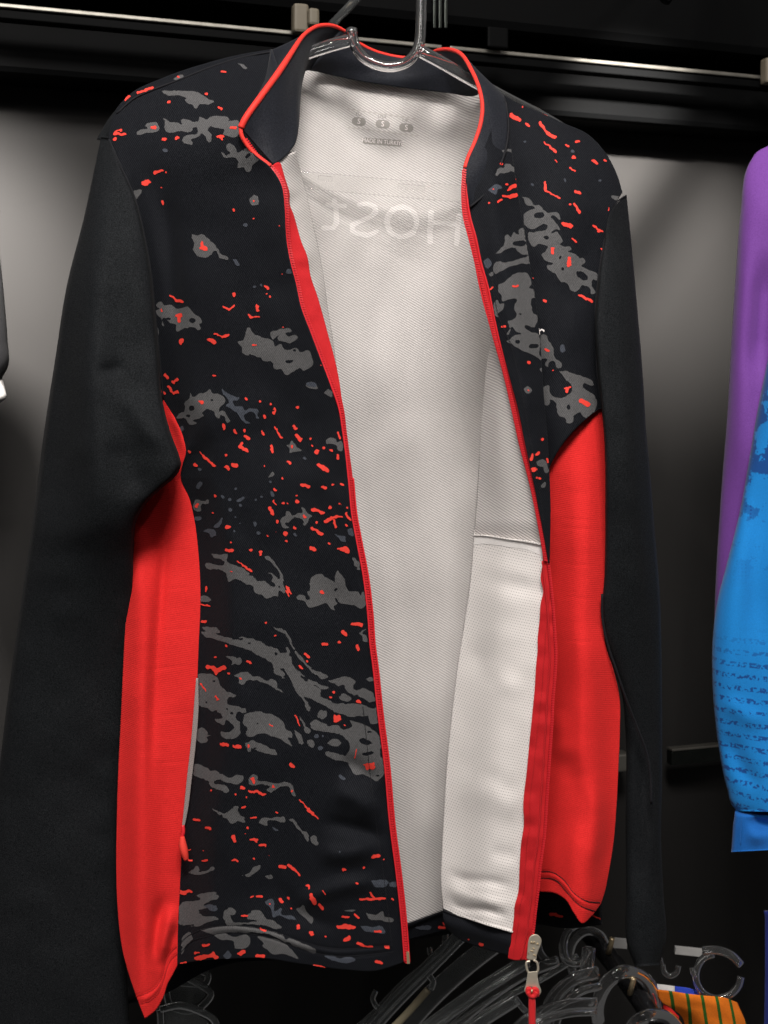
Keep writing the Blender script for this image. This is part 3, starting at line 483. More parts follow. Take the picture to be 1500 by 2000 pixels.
RED_R = ST(G_, [(445,210,520,248,34),(577,286,603,299,20),(702,277,735,320,28),(735,320,770,370,20),(770,370,832,403,34),(735,445,790,490,14),(790,490,842,530,20),(545,132,16),(690,152,16),(727,177,768,203,18),(932,473,956,481,18),(1022,440,1050,434,22),(998,583,28),(830,606,853,621,12),(967,677,1010,702,16),(1167,611,1208,631,22),(1277,606,1288,611,16),(1412,775,1420,790,16),(745,805,755,870,22),(755,870,800,905,16),(800,905,888,944,12),(1017,886,1058,896,24),(965,995,18),(1000,990,1030,1030,22),(1030,1030,1053,1066,26),(914,1167,972,1188,36),(1180,1190,1248,1233,20),(1215,1235,1253,1238,14),(990,1295,1030,1328,12),(1245,1390,18),(815,1398,815,1432,30),(962,1478,962,1532,30),(1312,1020,1316,1055,8)]) + \
 ST(H_, [(705,18,705,58,26),(772,256,848,294,18),(537,290,553,297,16),(552,607,573,619,16),(597,742,10),(675,865,710,855,14),(690,860,690,878,20),(778,942,828,968,30),(468,140,10)])

# ------------------------------------------------------------------ the jacket
JK = thing('jacket', (0, 0, 0), 'black track jacket with grey camouflage print, red side panels and open red zip', 'jacket')
SEAM_L = [(212,272,55),(235,325,45),(262,385,40),(283,470,38),(295,540,38),(303,620,40),(311,700,42),(318,780,45),(341,817,42),(359,859,38),(362,887,36),(356,908,38),(353,933,42),(369,971,40),(380,1017,38),(387,1073,36),(391,1134,34),(391,1190,34),(388,1255,33),(385,1330,33),(378,1430,33),(368,1530,34),(358,1620,35),(352,1720,36),(347,1830,36),(346,1884,36)]
ZIP_L = [(497,302,-3),(528,328,-4),(548,360,-5),(555,404,-6),(557,450,-6),(560,480,-6),(568,520,-7),(576,550,-7),(586,596,-8),(608,655,-8),(625,700,-8),(645,752,-8),(660,795,-8),(669,848,-8),(679,933,-8),(687,1013,-8),(694,1050,-8),(709,1130,-8),(717,1197,-8),(722,1263,-8),(727,1300,-8),(736,1385,-8),(750,1496,-8),(760,1608,-8),(772,1700,-8),(781,1780,-8),(789,1880,-8)]
hemL_top = [(346,1850),(365,1830),(388,1818),(436,1808),(484,1810),(538,1821),(573,1834),(602,1843),(650,1853),(714,1851),(768,1846)]
hemL_low = [(352,1862),(375,1838),(400,1830),(440,1821),(484,1823),(535,1834),(570,1847),(600,1857),(650,1867),(714,1865),(770,1859)]
seam_y = [p[1] for p in SEAM_L]; seam_x = [p[0] for p in SEAM_L]
bumpL0 = tot(lambda X, Y: -14*np.exp(-((X-470)/150)**2)*sstep(Y, 130, 480),
            ridge([(235,300),(275,400),(293,520),(303,620),(312,720)], 6, 22), ridge([(318,330),(328,480),(336,600),(342,720)], -7, 24),
            ridge([(640,1540),(690,1560),(745,1600)], 6, 22), ridge([(610,1660),(670,1670),(740,1650)], 6, 20), ridge([(620,1600),(700,1620),(765,1640)], -5, 16), ridge([(660,1480),(700,1500),(740,1540)], -4.5, 18),
            ridge([(560,1780),(640,1740),(760,1720)], 5, 18), ridge([(520,1700),(600,1790),(700,1815)], -3, 18),
            ridge([(a[0], (a[1]+b[1])/2) for a, b in zip(hemL_top, hemL_low)], .9, 6), ridge(hemL_top, -.8, 2.6, .04), ridge(hemL_low, -.8, 2.6, .04),
            waves(2.2, 130, 3), waves(.9, 48, 4))
bumpL = lambda X, Y: bumpL0(X, Y)*sstep(X-np.interp(Y, seam_y, seam_x), -4, 70)
front = patch('front_panel', [(212,272,55),(214,248,58),(226,215,62),(255,183,66),(318,152,68),(400,124,68),(470,106,64),(530,96,58)],
      [(346,1884,36),(397,1876,28),(450,1873,18),(510,1872,10),(595,1884,2),(680,1895,-4),(731,1897,-6),(789,1880,-8)],
      SEAM_L, [(530,96,58),(512,170,34),(490,215,14),(474,246,3),(480,272,-1)] + ZIP_L, 190, 640, M['black'], JK, bumpL, 1.2, key='FL', label='camouflage front panel left of the open zip')
inked('camouflage_print', 'FL', front, M['grey'], GREY_L, HOLE_L, step=1.6, off=.22, seed=1, speck=True)
inked('camouflage_print', 'FL', front, M['blue_grey'], BLUE_L, [], BLUES_L, step=1.6, off=.34, seed=2)
inked('red_fleck_print', 'FL', front, M['redink'], (), (), RED_L, step=1.25, off=.46, wob=1.7, wsc=6, seed=5)
def stitches(name, key, pts, mat, parent, n, off=.3, r=.28, dash=.7):
    q = crv([(p[0], p[1]) for p in pts], n*2+1); V, Fc = [], []
    for i in range(n):
        a = hit(key, *q[2*i], off/1000); b = hit(key, *(q[2*i]+(q[2*i+1]-q[2*i])*2*dash), off/1000)
        if a is None or b is None: continue
        t = (b-a); h = t.length/2
        if h < 1e-5 or h > .01: continue
        t.normalize(); s = t.cross(Vector((0, 1, 0))).normalized(); bevbox(V, Fc, (a+b)/2, t, s, s.cross(t), h, r/1000, r/1000)
    if V: return mesh(name, V, Fc, mat, parent, smooth=False, kind='stuff')
stitches('hem_stitching', 'FL', hemL_top, M['stitch'], front, 110); stitches('hem_stitching', 'FL', hemL_low, M['stitch'], front, 110)
stitches('zip_stitching', 'FL', [(709,1380),(722,1500),(735,1610),(748,1700),(758,1780),(766,1850)], M['stitch'], front, 110)
sweep('shoulder_seam', [(228,222,60),(262,192,62),(300,175,63),(345,158,64),(400,136,64),(470,113,61),(530,101,56)], .9, M['stitch'], front, n=40, seg=6)
sweep('armhole_seam', [(p[0]+1, p[1], p[2]-.8) for p in SEAM_L[:8]], .7, M['stitch'], front, n=60, seg=6)

# red side panel, viewer's left
hemRL = [(258,1948),(281,1941),(299,1932),(311,1918),(318,1900),(327,1868),(346,1848)]
hemRL2 = [(264,1962),(290,1955),(309,1938),(319,1915),(326,1892),(332,1878),(347,1862)]
sideL = patch('side_panel', [(316,778,46),(317,778,46)], [(283,1990,38),(303,1975,36),(318,1950,36),(328,1920,36),(338,1902,36),(346,1886,36)],
      [(316,778,46),(300,860,52),(275,950,50),(255,1010,46),(254,1060,42),(252,1120,40),(243,1250,38),(236,1400,38),(231,1500,38),(228,1600,38),(227,1700,38),(230,1780,38),(240,1860,38),(262,1935,38),(283,1990,38)],
      SEAM_L[7:], 90, 400, M['red'], JK,
      tot(lambda X, Y: -13*np.exp(-((X-276)/32)**2)*sstep(Y, 930, 1220), ridge([(343,940),(325,1050),(312,1180),(303,1300),(297,1450),(292,1600)], -4.5, 12),
          ridge([(270,1000),(262,1100),(275,1200)], 3, 20), ridge([(338,1760),(322,1830),(308,1890)], 6, 14), ridge([(318,1740),(304,1830),(300,1900)], -5, 13), ridge([(346,1800),(334,1850),(322,1900)], -3, 8),
          ridge([(268,1956),(290,1949),(306,1934),(316,1912)], 1.2, 6), ridge(hemRL, -.7, 2.4, .04), ridge(hemRL2, -.7, 2.4, .04), ridge([(330,800),(352,850),(358,890)], 3, 9), waves(.9, 60, 6), waves(.10, 15, 8), *[ridge([(x0, y), (x0+45, y-3), (x0+80, y-6)], -.18, 3) for x0, y in ((308,1078),(304,1152),(302,1232),(300,1305),(298,1398),(292,1492),(262,1310))]),
      1.2, key='SL', label='red side panel left of the zip, tucked under the sleeve')
stitches('hem_stitching', 'SL', hemRL, M['redstitch'], sideL, 34); stitches('hem_stitching', 'SL', hemRL2, M['redstitch'], sideL, 34)

# left sleeve
arc_l = lambda X, Y: -34*np.exp(-((Y-860)/430)**2)
slv = sleeve_tube('sleeve', [(197,268,62),(180,350,64),(165,420,64),(130,560,62),(108,700,62),(85,850,62),(66,1000,62),(45,1150,62),(25,1290,62),(8,1420,62),(-12,1600,62),(-35,1850,62),(-50,2080,62)],
      [(213,270,58),(235,325,50),(262,385,44),(284,470,41),(296,540,40),(304,620,40),(311,700,38),(319,790,34),(335,850,27),(350,890,22),(354,907,20),(346,926,20),(318,952,22),(287,982,26),(268,1014,32),(262,1070,46),(264,1130,56),(262,1200,64),(256,1300,68),(250,1450,68),(236,1600,66),(242,1750,66),(248,1880,66),(255,2080,66)],
      260, 72, 22, M['sleeve'], JK, tot(arc_l, ridge([(207,285),(197,420),(186,600),(182,700),(185,850),(190,1000),(200,1150)], 17, 42), ridge([(140,560),(110,800),(80,1050)], -7, 30),
      ridge([(183,722),(212,724),(250,710)], -4, 13), ridge([(200,742),(250,790),(300,850),(345,905)], 6, 24), ridge([(215,850),(260,920),(280,980)], -5, 30), ridge([(240,420),(265,560),(280,680)], 4, 34), waves(2.2, 120, 9), waves(.8, 40, 10)), label='plain black sleeve at left with soft crease')
patch('shoulder_back', [(228,212,70),(230,211,70)], [(189,272,64),(214,277,60)], [(228,212,70),(212,232,68),(200,252,66),(189,272,64)], [(230,211,70),(222,232,62),(215,252,60),(214,277,60)], 10, 20, M['sleeve'], JK, None, 1.0)

# right outer panel, right strip, red side panel and sleeve
outer = patch('front_panel', [(968,175,50),(1000,195,52),(1050,217,55),(1100,240,57),(1148,262,60),(1180,295,58),(1205,340,56),(1216,376,54)],
      [(1040,970,30),(1060,938,26),(1074,909,22),(1086,887,20.5),(1107,857,20),(1128,834,21),(1149,815,23),(1176,794,28)],
      [(968,175,50),(960,300,34),(975,450,28),(1000,600,26),(1020,760,28),(1040,960,30)],
      [(1216,376,54),(1196,408,44),(1180,480,38),(1168,560,34),(1163,640,32),(1168,720,30),(1176,796,28)], 130, 260, M['black'], JK,
      tot(lambda X, Y: -10*np.exp(-((X-1110)/70)**2)*sstep(Y, 180, 430), ridge([(1165,400),(1140,520),(1130,640)], -3, 25), waves(1.8, 90, 12), waves(.7, 40, 13)), 1.2, key='FR', label='camouflage front panel right of the zip')
inked('camouflage_print', 'FR', outer, M['grey'], GREY_R, HOLE_R, step=2.0, off=.22, seed=11)
inked('camouflage_print', 'FR', outer, M['blue_grey'], (), (), BLUES_R, step=1.6, off=.3, seed=12)
inked('red_fleck_print', 'FR', outer, M['redink'], (), (), RED_R, step=1.25, off=.45, wob=1.5, wsc=6, seed=15)
inked('white_letter_print', 'FR', outer, M['whiteink'], (), (), ST(H_, [(508,475,512,508,10),(512,490,526,478,9),(526,478,540,484,9),(540,484,541,490,8)]), step=.8, off=.4, wob=.2, seed=16)
ZIPI_R = [(903,332,-6),(901,378,-8),(904,422,-9),(915,466,-10),(926,510,-10),(936,560,-10),(960,650,-10),(985,740,-10),(999,800,-10),(1012,860,-10),(1035,950,-10),(1053,1040,-10),(1062,1094,-10)]
ZIPO_R = [(915,330,-6),(913,378,-8),(919,422,-9),(931,466,-10),(940,510,-10),(954,560,-10),(973,650,-10),(996,740,-10),(1012,800,-10),(1024,860,-10),(1044,950,-10),(1062,1040,-10),(1073,1098,-10)]
strip = patch('front_strip', [(913,340,-5),(940,300,2),(965,240,18),(985,196,34)], [(1073,1100,-10),(1073.5,1100,-9.5)],
      [(913,340,-5)] + ZIPO_R[1:], [(985,196,34),(1000,300,14),(1019,420,6),(1036,520,2),(1048,600,0),(1057,690,-2),(1062,770,-3),(1069,850,-4),(1073,920,-5),(1075.5,1000,-7),(1074.5,1060,-8.5),(1073.5,1100,-9.5)], 60, 360, M['black'], JK,
      tot(lambda X, Y: -5*np.exp(-((X-(965+(Y-350)*.13))/30)**2), waves(1.0, 70, 21), waves(.5, 30, 22)), 1.2, key='ST', label='folded camouflage strip between right zip and its fold')
inked('camouflage_print', 'ST', strip, M['grey'], GREY_S, HOLE_S, step=1.8, off=.22, seed=23)
inked('camouflage_print', 'ST', strip, M['blue_grey'], BLUE_S, [], step=1.6, off=.22, seed=24)
inked('red_fleck_print', 'ST', strip, M['redink'], (), (), RED_S, step=1.25, off=.45, wob=1.2, wsc=6, seed=25)
stitches('zip_stitching', 'ST', [(960,540),(972,610),(1000,680),(1010,720),(1024,790),(1034,850),(1044,900),(1054,960),(1062,1020)], M['stitch'], strip, 90)
# fold return under the strip
patch('strip_return', None, None, [(985,200,35),(1000,300,15.5),(1019,420,7.5),(1036,520,3.5),(1048,600,1.5),(1057,690,-.5),(1062,770,-1.5),(1069,850,-2.5),(1073,920,-3.5),(1076,1000,-5.5)],
      [(966,205,46),(968,300,34),(985,420,28),(1000,520,26),(1012,600,26),(1022,690,27),(1030,770,28),(1035,850,28),(1038,920,28),(1040,1000,30)], 12, 80, M['black'], JK, None, 1.0)
hemRR = [(1040,1700),(1056,1702),(1080,1704),(1101,1718),(1122,1745),(1146,1760),(1176,1763)]
hemRR2 = [(1040,1713),(1056,1715),(1083,1718),(1110,1745),(1134,1769),(1166,1781)]
sideR = patch('side_panel', [(1175,796,28),(1177,796,28)], [(1005,1745,40),(1060,1742,30),(1085,1745,24),(1105,1758,20),(1122,1785,20),(1138,1804,22),(1155,1790,26),(1174,1765,30)],
      [(1175,796,28),(1149,815,23),(1128,834,21),(1107,857,20),(1086,887,20.5),(1074,909,22),(1058,960,28),(1045,1050,36),(1040,1200,40),(1035,1400,40),(1020,1600,40),(1005,1745,40)],
      [(1177,796,28),(1181,860,28),(1183,1000,28),(1181,1130,28),(1176,1200,28),(1183,1260,28),(1200,1315,30),(1210,1360,32),(1211,1420,32),(1208,1500,32),(1204,1580,32),(1198,1650,32),(1190,1700,30),(1182,1740,30),(1174,1765,30)],
      90, 360, M['red'], JK, tot(lambda X, Y: -14*np.exp(-((X-1140)/42)**2)*sstep(Y, 790, 1080), ridge([(1110,1450),(1130,1560),(1125,1660)], -5, 24), ridge([(1160,1500),(1165,1620),(1150,1730)], 4, 20), ridge([(1090,1380),(1100,1500)], 3, 20),
          ridge([(1056,1709),(1081,1711),(1105,1731),(1128,1757),(1156,1770)], 1.2, 6), ridge(hemRR, -.7, 2.4, .04), ridge(hemRR2, -.7, 2.4, .04), waves(1.3, 80, 31), waves(.10, 15, 32), *[ridge([(1080, y), (1130, y+3), (1175, y+6)], -.18, 3) for y in (1012,1030,1100,1165,1250)]), 1.2, key='SR', label='red side panel right of the zip with curved top')
stitches('hem_stitching', 'SR', hemRR, M['stitch'], sideR, 44, r=.3); stitches('hem_stitching', 'SR', hemRR2, M['stitch'], sideR, 40, r=.3)
slr = sleeve_tube('sleeve', [(1215,388,56),(1196,408,46),(1179,480,40),(1167,560,36),(1162,640,34),(1167,720,33),(1175,796,33),(1180,860,33),(1182,1000,33),(1180,1120,34),(1175,1195,36),(1182,1256,40),(1199,1308,46),(1215,1360,52),(1221,1420,58),(1222,1600,60),(1223,1750,60),(1226,1850,60),(1240,1888,60)],
      [(1224,382,62),(1233,470,64),(1241,560,64),(1249,650,64),(1256,740,64),(1262,840,64),(1270,927,64),(1279,1040,64),(1288,1153,64),(1292,1280,64),(1293,1412,64),(1293,1525,64),(1291,1640,64),(1296,1750,64),(1300,1840,64),(1288,1885,64)],
      220, 64, 17, M['sleeve'], JK, tot(lambda X, Y: -26*np.exp(-((Y-820)/400)**2), ridge([(1215,450),(1225,700),(1240,1000),(1260,1200),(1268,1400)], 6, 26), ridge([(1262,1400),(1250,1600),(1245,1800)], -4, 14), waves(1.8, 100, 33), waves(.6, 40, 34)), label='plain black sleeve at right hanging beside red panel')
sweep('armhole_seam', [(1223,382,58),(1210,390,50),(1194,411,43),(1178,482,34),(1166,562,29),(1161,642,27),(1166,722,25),(1174,796,24)], .7, M['stitch'], slr, n=50, seg=6)
sweep('sleeve_seam', [(1176,1160,14),(1177,1210,16),(1186,1256,18),(1203,1307,20),(1221,1360,24),(1244,1420,30),(1261,1465,33),(1270,1510,35),(1272,1570,36)], 1.0, M['stitch'], slr, n=50, seg=8)

# back lining, back panel and hem
lin = patch('back_lining', [(556,128,80),(590,130,90),(640,141,102),(700,154,113),(760,163,118),(820,171,118),(880,178,108),(925,183,94),(975,196,64)],
      [(735,1820,98),(803,1802,106),(835,1790,106),(866,1779,106),(930,1772,102)],
      [(556,128,80),(540,260,72),(535,400,66),(560,560,72),(600,720,82),(625,900,90),(650,1100,92),(690,1400,94),(735,1820,98)],
      [(975,196,64),(968,330,80),(990,500,88),(1010,650,94),(1015,900,98),(1005,1200,100),(965,1500,100),(930,1772,102)], 130, 420, M['lining'], JK,
      tot(lambda X, Y: 2.5+np.clip((Y-190)/150, 0, 1)*(waves(4.2, 170, 41)(X, Y)+waves(1.6, 80, 42)(X, Y)+waves(.7, 38, 43, 1, .6)(X, Y)), ridge([(700,600),(760,800),(800,1000)], 5, 70), ridge([(610,330),(640,700),(700,1100)], -5, 40), ridge([(840,350),(830,600),(850,900)], -3, 60)), 1.0, key='LN', label='white ribbed lining of the jacket back')
inked('lettering_show_through', 'LN', lin, M['ghost'], (), (), ST((570,320,4.167), [(1362,420,1340,655,44),(1135,395,1122,635,44),(1130,478,1350,492,40)] +
      [(895+120*math.cos(a), 475+122*math.sin(a), 895+120*math.cos(a+.32), 475+122*math.sin(a+.32), 46) for a in np.arange(0, 6.28, .314)] +
      [(545,335,620,325,40),(620,325,675,350,42),(675,350,685,395,42),(685,395,640,435,42),(640,435,560,465,42),(560,465,490,500,42),(490,500,490,545,42),(490,545,540,575,42),(540,575,620,580,42),(620,580,690,555,40)] +
      [(345,300,362,400,44),(362,400,362,480,44),(362,480,330,525,44),(330,525,255,522,40),(290,335,430,345,34)]), step=2.0, off=.15, wob=1.0, seed=44)
bp = patch('back_panel', [(300,230,80),(560,112,90),(760,150,124),(950,170,90),(1150,290,80)], [(240,1960,60),(420,1880,118),(803,1836,122),(1000,1808,122),(1172,1806,60)],
      [(300,230,80),(330,800,70),(290,1300,64),(240,1960,60)], [(1150,290,80),(1150,800,60),(1170,1300,60),(1172,1806,60)], 60, 120, M['blackcloth'], JK, lambda X, Y: 62*np.clip(1-((X-740)/430)**2, 0, 1)**.6, 1.2)
hemB = patch('back_hem', [(236,1905,66),(300,1900,86),(420,1850,104),(640,1830,108),(803,1803,106),(866,1780,105),(1000,1750,104),(1100,1745,90),(1174,1755,62)],
      [(242,1962,62),(300,1950,84),(420,1890,104),(640,1870,110),(803,1834,110),(870,1818,108),(1000,1798,106),(1120,1813,88),(1174,1806,60)], [(236,1905,66),(242,1962,62)], [(1174,1755,62),(1174,1806,60)], 160, 16, M['black'], JK, waves(1.5, 60, 51), 1.2, key='HB')
inked('red_fleck_print', 'HB', hemB, M['redink'], (), (), ST((1050,1700,3.333), [(85,285,118,285,20),(120,293,158,298,17),(355,292,415,316,10),(395,205,415,210,8)]) + ST((820,1400,4), [(150,1642,190,1645,20),(185,1605,190,1625,8)]) + ST((150,1750,4.286), [(345,830,365,860,12)]), step=1.25, off=.4, wob=1, wsc=6, seed=52)
inked('camouflage_print', 'HB', hemB, M['blue_grey'], [Z((680,1750,3.75), (490,225),(560,215),(610,225),(600,245),(520,240))], step=1.5, off=.3, seed=53)
sweep('overlock_edge', [(795,1806,103),(803,1803,103),(835,1791,103),(866,1780,103)], .7, M['stitch'], hemB, n=30, seg=6)

# left facing (white strip seen past the zip tape)
TAPE_L = [(543,318,-2),(549,321,-1),(556,345,0),(566,380,1),(566,398,1),(574,420,1),(581,445,1),(588,470,0),(600,500,0),(607,540,0),(620,578,-1),(632,620,-2),(640,650,-3),(651,690,-4),(657,715,-5),(664,752,-6),(667,775,-7),(670,795,-7.5)]
face = patch('front_facing', [(545,312,2),(560,303,8),(577,296,16)], [(668,800,-7),(670,802,-6)], [(545,312,2)] + [(p[0]-6, p[1], p[2]+2) for p in TAPE_L[2:-1]] + [(668,800,-7)],
      [(577,296,16),(590,345,30),(602,395,34),(612,440,36),(622,485,36),(632,540,34),(640,600,30),(650,660,22),(661,740,10),(670,802,-6)], 30, 160, M['lining2'], JK, waves(1.2, 60, 61), .8, key='FA', label='white facing strip inside the left zip')
patch('facing_return', None, None, [(577,296,17),(590,345,31),(602,395,35),(612,440,37),(622,485,37),(632,540,35),(640,600,31),(650,660,23),(661,740,12)],
      [(540,300,60),(545,345,62),(548,395,64),(552,440,64),(560,485,64),(570,540,64),(580,600,64),(600,660,64),(615,740,64)], 10, 60, M['lining'], JK, None, .8)

# right facing (inside of the opened right front)
FOLD_R = [(962,648,0),(952,710,14),(944,790,26),(937,880,34),(931,980,40),(926,1045,42),(919,1130,42),(907,1215,42),(894,1300,40),(883,1390,38),(873,1490,36),(867,1590,34),(863,1670,32),(861,1722,31),(866,1775,30)]
TAPEIN_R = [(1058,1066,-9),(1060,1098,-9),(1056,1130,-9),(1061,1156,-9),(1056,1178,-9),(1054,1210,-9),(1050,1252,-9),(1050,1272,-9),(1047,1300,-9),(1045,1340,-9),(1042,1370,-9),(1039,1402,-9),(1034,1450,-9),(1029,1505,-9),(1022,1572,-9),(1023,1612,-9),(1018,1645,-9),(1015,1688,-9),(1011,1748,-9),(1005,1770,-9),(1004,1788,-9),(1000,1820,-9),(995,1848,-9),(992,1872,-9)]
TAPEOUT_R = [(1072,1096,-11),(1078,1150,-11),(1082,1190,-11),(1085,1240,-11),(1087,1280,-11),(1085,1320,-11),(1081,1372,-11),(1080,1400,-11),(1075,1475,-11),(1070,1550,-11),(1064,1637,-11),(1057,1688,-11),(1052,1738,-11),(1046,1788,-11),(1042,1822,-11),(1036,1850,-11),(1030,1874,-11)]
fr = patch('front_facing', [(962,646,-2),(964,648,-8)], [(925,1075,43),(985,1085,13.5),(1064,1096,-7)], FOLD_R[:6] + [(925,1075,42)], [(964,650,-8)] + [(p[0]+4, p[1], -7.5) for p in ZIPI_R[7:]], 50, 160, M['lining2'], JK,
      tot(lambda X, Y: (1-sstep(Y, 900, 1030))*(-3*np.exp(-((X-(955+(Y-650)*.07))/26)**2)+1.2*vnoise(X, Y, 80, 71)) + 3.5*sstep(Y, 1015, 1060)), .9, key='RF', label='ribbed white facing inside the right front')
net = patch('pocket_lining', [(925,1046,40.5),(950,1047,30),(990,1053,12),(1030,1058,-4),(1062,1064,-9.5)], [(867,1777,29),(885,1785,24),(915,1795,16),(950,1806,6),(980,1814,-2),(1001,1820,-8)],
      FOLD_R[5:], [(p[0]+3, p[1], p[2]+2.4) for p in TAPEIN_R[:-2]], 90, 380, M['net'], JK,
      tot(lambda X, Y: -8*np.exp(-((X-(985-(Y-1050)*.05))/45)**2)*sstep(Y, 1050, 1200) - 2*np.exp(-((X-983)/30)**2)*(1-sstep(Y, 1050, 1200)), ridge([(905,1250),(950,1300),(985,1350)], -1.5, 26), ridge([(940,1280),(985,1330),(1030,1360)], 1.4, 22), ridge([(930,1500),(980,1530),(1020,1560)], -1.4, 22),
          ridge([(950,1660),(990,1670),(1020,1672)], -1.1, 16), ridge([(866,1695),(900,1715),(960,1722),(1012,1735)], -2.0, 11), ridge([(863,1722),(890,1742),(950,1760),(1005,1772)], 2.2, 12), ridge([(868,1752),(900,1772),(950,1778),(1003,1795)], -2.0, 8), waves(1.2, 80, 73), waves(.4, 40, 74)), .9, key='NT', label='white mesh pocket lining inside the right front')
pb = inked('pocket_band', 'NT', net, M['band'], [[(915,1040),(950,1041),(990,1047),(1030,1052),(1066,1058),(1066,1084),(1030,1074),(990,1068),(948,1062),(915,1061)]], step=1.5, off=.22, wob=.6, seed=75)
del pb['kind']
patch('pocket_return', None, None, [(p[0]+.5, p[1], p[2]+1) for p in FOLD_R], [(p[0]+80, p[1], 62+p[2]*.3) for p in FOLD_R], 16, 120, M['lining'], JK, lambda X, Y: 0*X, .9)
hemF = patch('front_hem', [(865,1774,30),(885,1783,24.5),(915,1793,16.5),(950,1804,6.5),(980,1812,-1.5),(1000,1818,-7)], [(872,1814,30),(900,1836,22),(940,1851,10),(970,1860,0),(994,1866,-7)], [(865,1774,30),(866,1795,29),(872,1814,30)], [(1000,1818,-7),(996,1845,-7),(994,1866,-7)], 50, 20, M['black'], JK,
      tot(lambda X, Y: -3*np.exp(-(((Y-(1800+(X-865)*.32))/16))**2), waves(1, 40, 81)), 1.2, key='HF')
inked('red_fleck_print', 'HF', hemF, M['redink'], (), (), ST((820,1400,4), [(472,1772,490,1778,22),(382,1740,12)]), step=1.0, off=.4, wob=1, wsc=6, seed=82)
sweep('overlock_edge', [(866,1778,28),(885,1786,23),(915,1796,15),(950,1807,4.5),(980,1815,-3),(1000,1820,-8.5)], .8, M['stitch'], hemF, n=40, seg=6)

# zips
def tooth_row(name, pts, n, parent, w=1.15, h=.42, depth=.75):
    q = world(crv(pts, n)); V, Fc = [], []
    for i in range(n):
        t = Vector(q[min(i+1, n-1)]-q[max(i-1, 0)]).normalized(); s = t.cross(Vector((0, 1, 0))).normalized(); s = (s + t*.35).normalized()
        nn = t.cross(s).normalized(); t2 = s.cross(nn)
        bevbox(V, Fc, q[i], t2, s, nn, h/1000, w/1000, depth/1000)
    return mesh(name, V, Fc, M['teeth'], parent, smooth=False, kind='stuff')
zl = patch('zipper_tape', [(536,320,-4),(545,317,-3),(549,320,-2)], None, ZIP_L[1:15], [(549,320,-2)] + TAPE_L[2:-1] + [(672,800,-8),(678,848,-8),(689,933,-7.7)], 24, 260, M['tape'], JK,
      tot(waves(.6, 18, 91)), .8, key='ZL', label='red zip tape of the left front')
zl2 = patch('zipper_tape', None, None, ZIP_L[14:], [(p[0]+10, p[1], p[2]+.3) for p in ZIP_L[14:]], 8, 200, M['tape'], JK, None, .8)
rowL = [(478,272,-7)] + [(p[0]+3, p[1], p[2]-1.6) for p in ZIP_L]
tooth_row('zipper_teeth', [(p[0]+3, p[1], p[2]) for p in rowL], 340, zl2, h=.55)
sweep('coil_cord', [(p[0]-1.5, p[1], p[2]-.4) for p in rowL], .75, M['teeth'], zl2, n=260, seg=7)
sweep('coil_cord', [(p[0]+8, p[1], p[2]+.6) for p in rowL[15:]], .7, M['teeth'], zl2, n=240, seg=7)
bx = P(797, 1870, -.0100); V, Fc = [], []
bevbox(V, Fc, bx, Vector((1, 0, 0)), Vector((0, 1, 0)), Vector((-.06, 0, 1)), .0011, .0011, .0044); mesh('zip_end_pin', V, Fc, M['brass'], zl2, smooth=False)
zr = patch('zipper_tape', None, None, ZIPI_R, ZIPO_R, 10, 240, M['tape'], JK, tot(waves(.4, 20, 92)), .8, key='ZR', label='red zip tape along the right strip')
zr2 = patch('zipper_tape', [(1058,1064,-10),(1066,1072,-10.5),(1072,1092,-11)], [(992,1872,-9),(1005,1876,-10),(1030,1874,-11)], TAPEIN_R, TAPEOUT_R, 26, 300, M['tape'], JK,
      tot(waves(.8, 22, 93)), .9, key='ZR2', label='wide red zip tape hanging at the lower right front')
rowR = [((a[0]*.62+b[0]*.38), a[1], a[2]-1.4) for a, b in zip(ZIPI_R, ZIPO_R)]
rowR2 = [(p[0]-5, p[1], p[2]-1.0) for p in TAPEOUT_R]
tooth_row('zipper_teeth', rowR, 165, zr, w=1.35, h=.55); sweep('coil_cord', [(a[0]+1.2, a[1], a[2]-.8) for a in ZIPI_R], .7, M['teeth'], zr, n=160, seg=7)
sweep('coil_cord', [(a[0]-1.0, a[1], a[2]-.6) for a in ZIPO_R], .7, M['teeth'], zr, n=160, seg=7)
tooth_row('zipper_teeth', [(p[0]+4, p[1], p[2]) for p in rowR2], 165, zr2, w=1.0, h=.55); sweep('coil_cord', [(p[0]-8, p[1], p[2]+.6) for p in rowR2], .6, M['tape'], zr2, n=160, seg=7)
stitches('tape_stitching', 'ZR2', [(p[0]+16-.008*(p[1]-1100), p[1]) for p in TAPEIN_R[3:]], M['redstitch'], zr2, 150, r=.2)

# slider, pull and cord
sl = thing('zip_slider', (0, 0, 0), 'x', 'x'); 
for k in ('label', 'category'): del sl[k]
sl.parent = JK; sl['label'] = 'brass zip slider with engraved pull and red cord'
def plate(name, outline, depth, th, mat, parent, holes=None, bev=.5):
    V = [P(u, v, depth/1000) for u, v in outline] + [P(u, v, (depth+th)/1000) for u, v in outline]; n = len(outline)
    Fc = [tuple(range(n)), tuple(range(2*n-1, n-1, -1))] + [((i+1) % n, i, n+i, n+(i+1) % n) for i in range(n)]
    o = mesh(name, V, Fc, mat, parent, smooth=False); b = o.modifiers.new('bevel', 'BEVEL'); b.width = bev/1000; b.segments = 2; b.limit_method = 'ANGLE'; return o
def Zs(*pts): return [(950+x/7.5, 1780+y/7.5) for x, y in pts]
plate('slider_body', crv(Zs((590,700),(600,560),(612,440),(630,380),(680,340),(730,335),(780,365),(808,420),(800,480),(765,570),(740,640),(725,715),(650,712)) , 40)[:, :2], -16, 3.0, M['nickel'], sl, bev=.7)
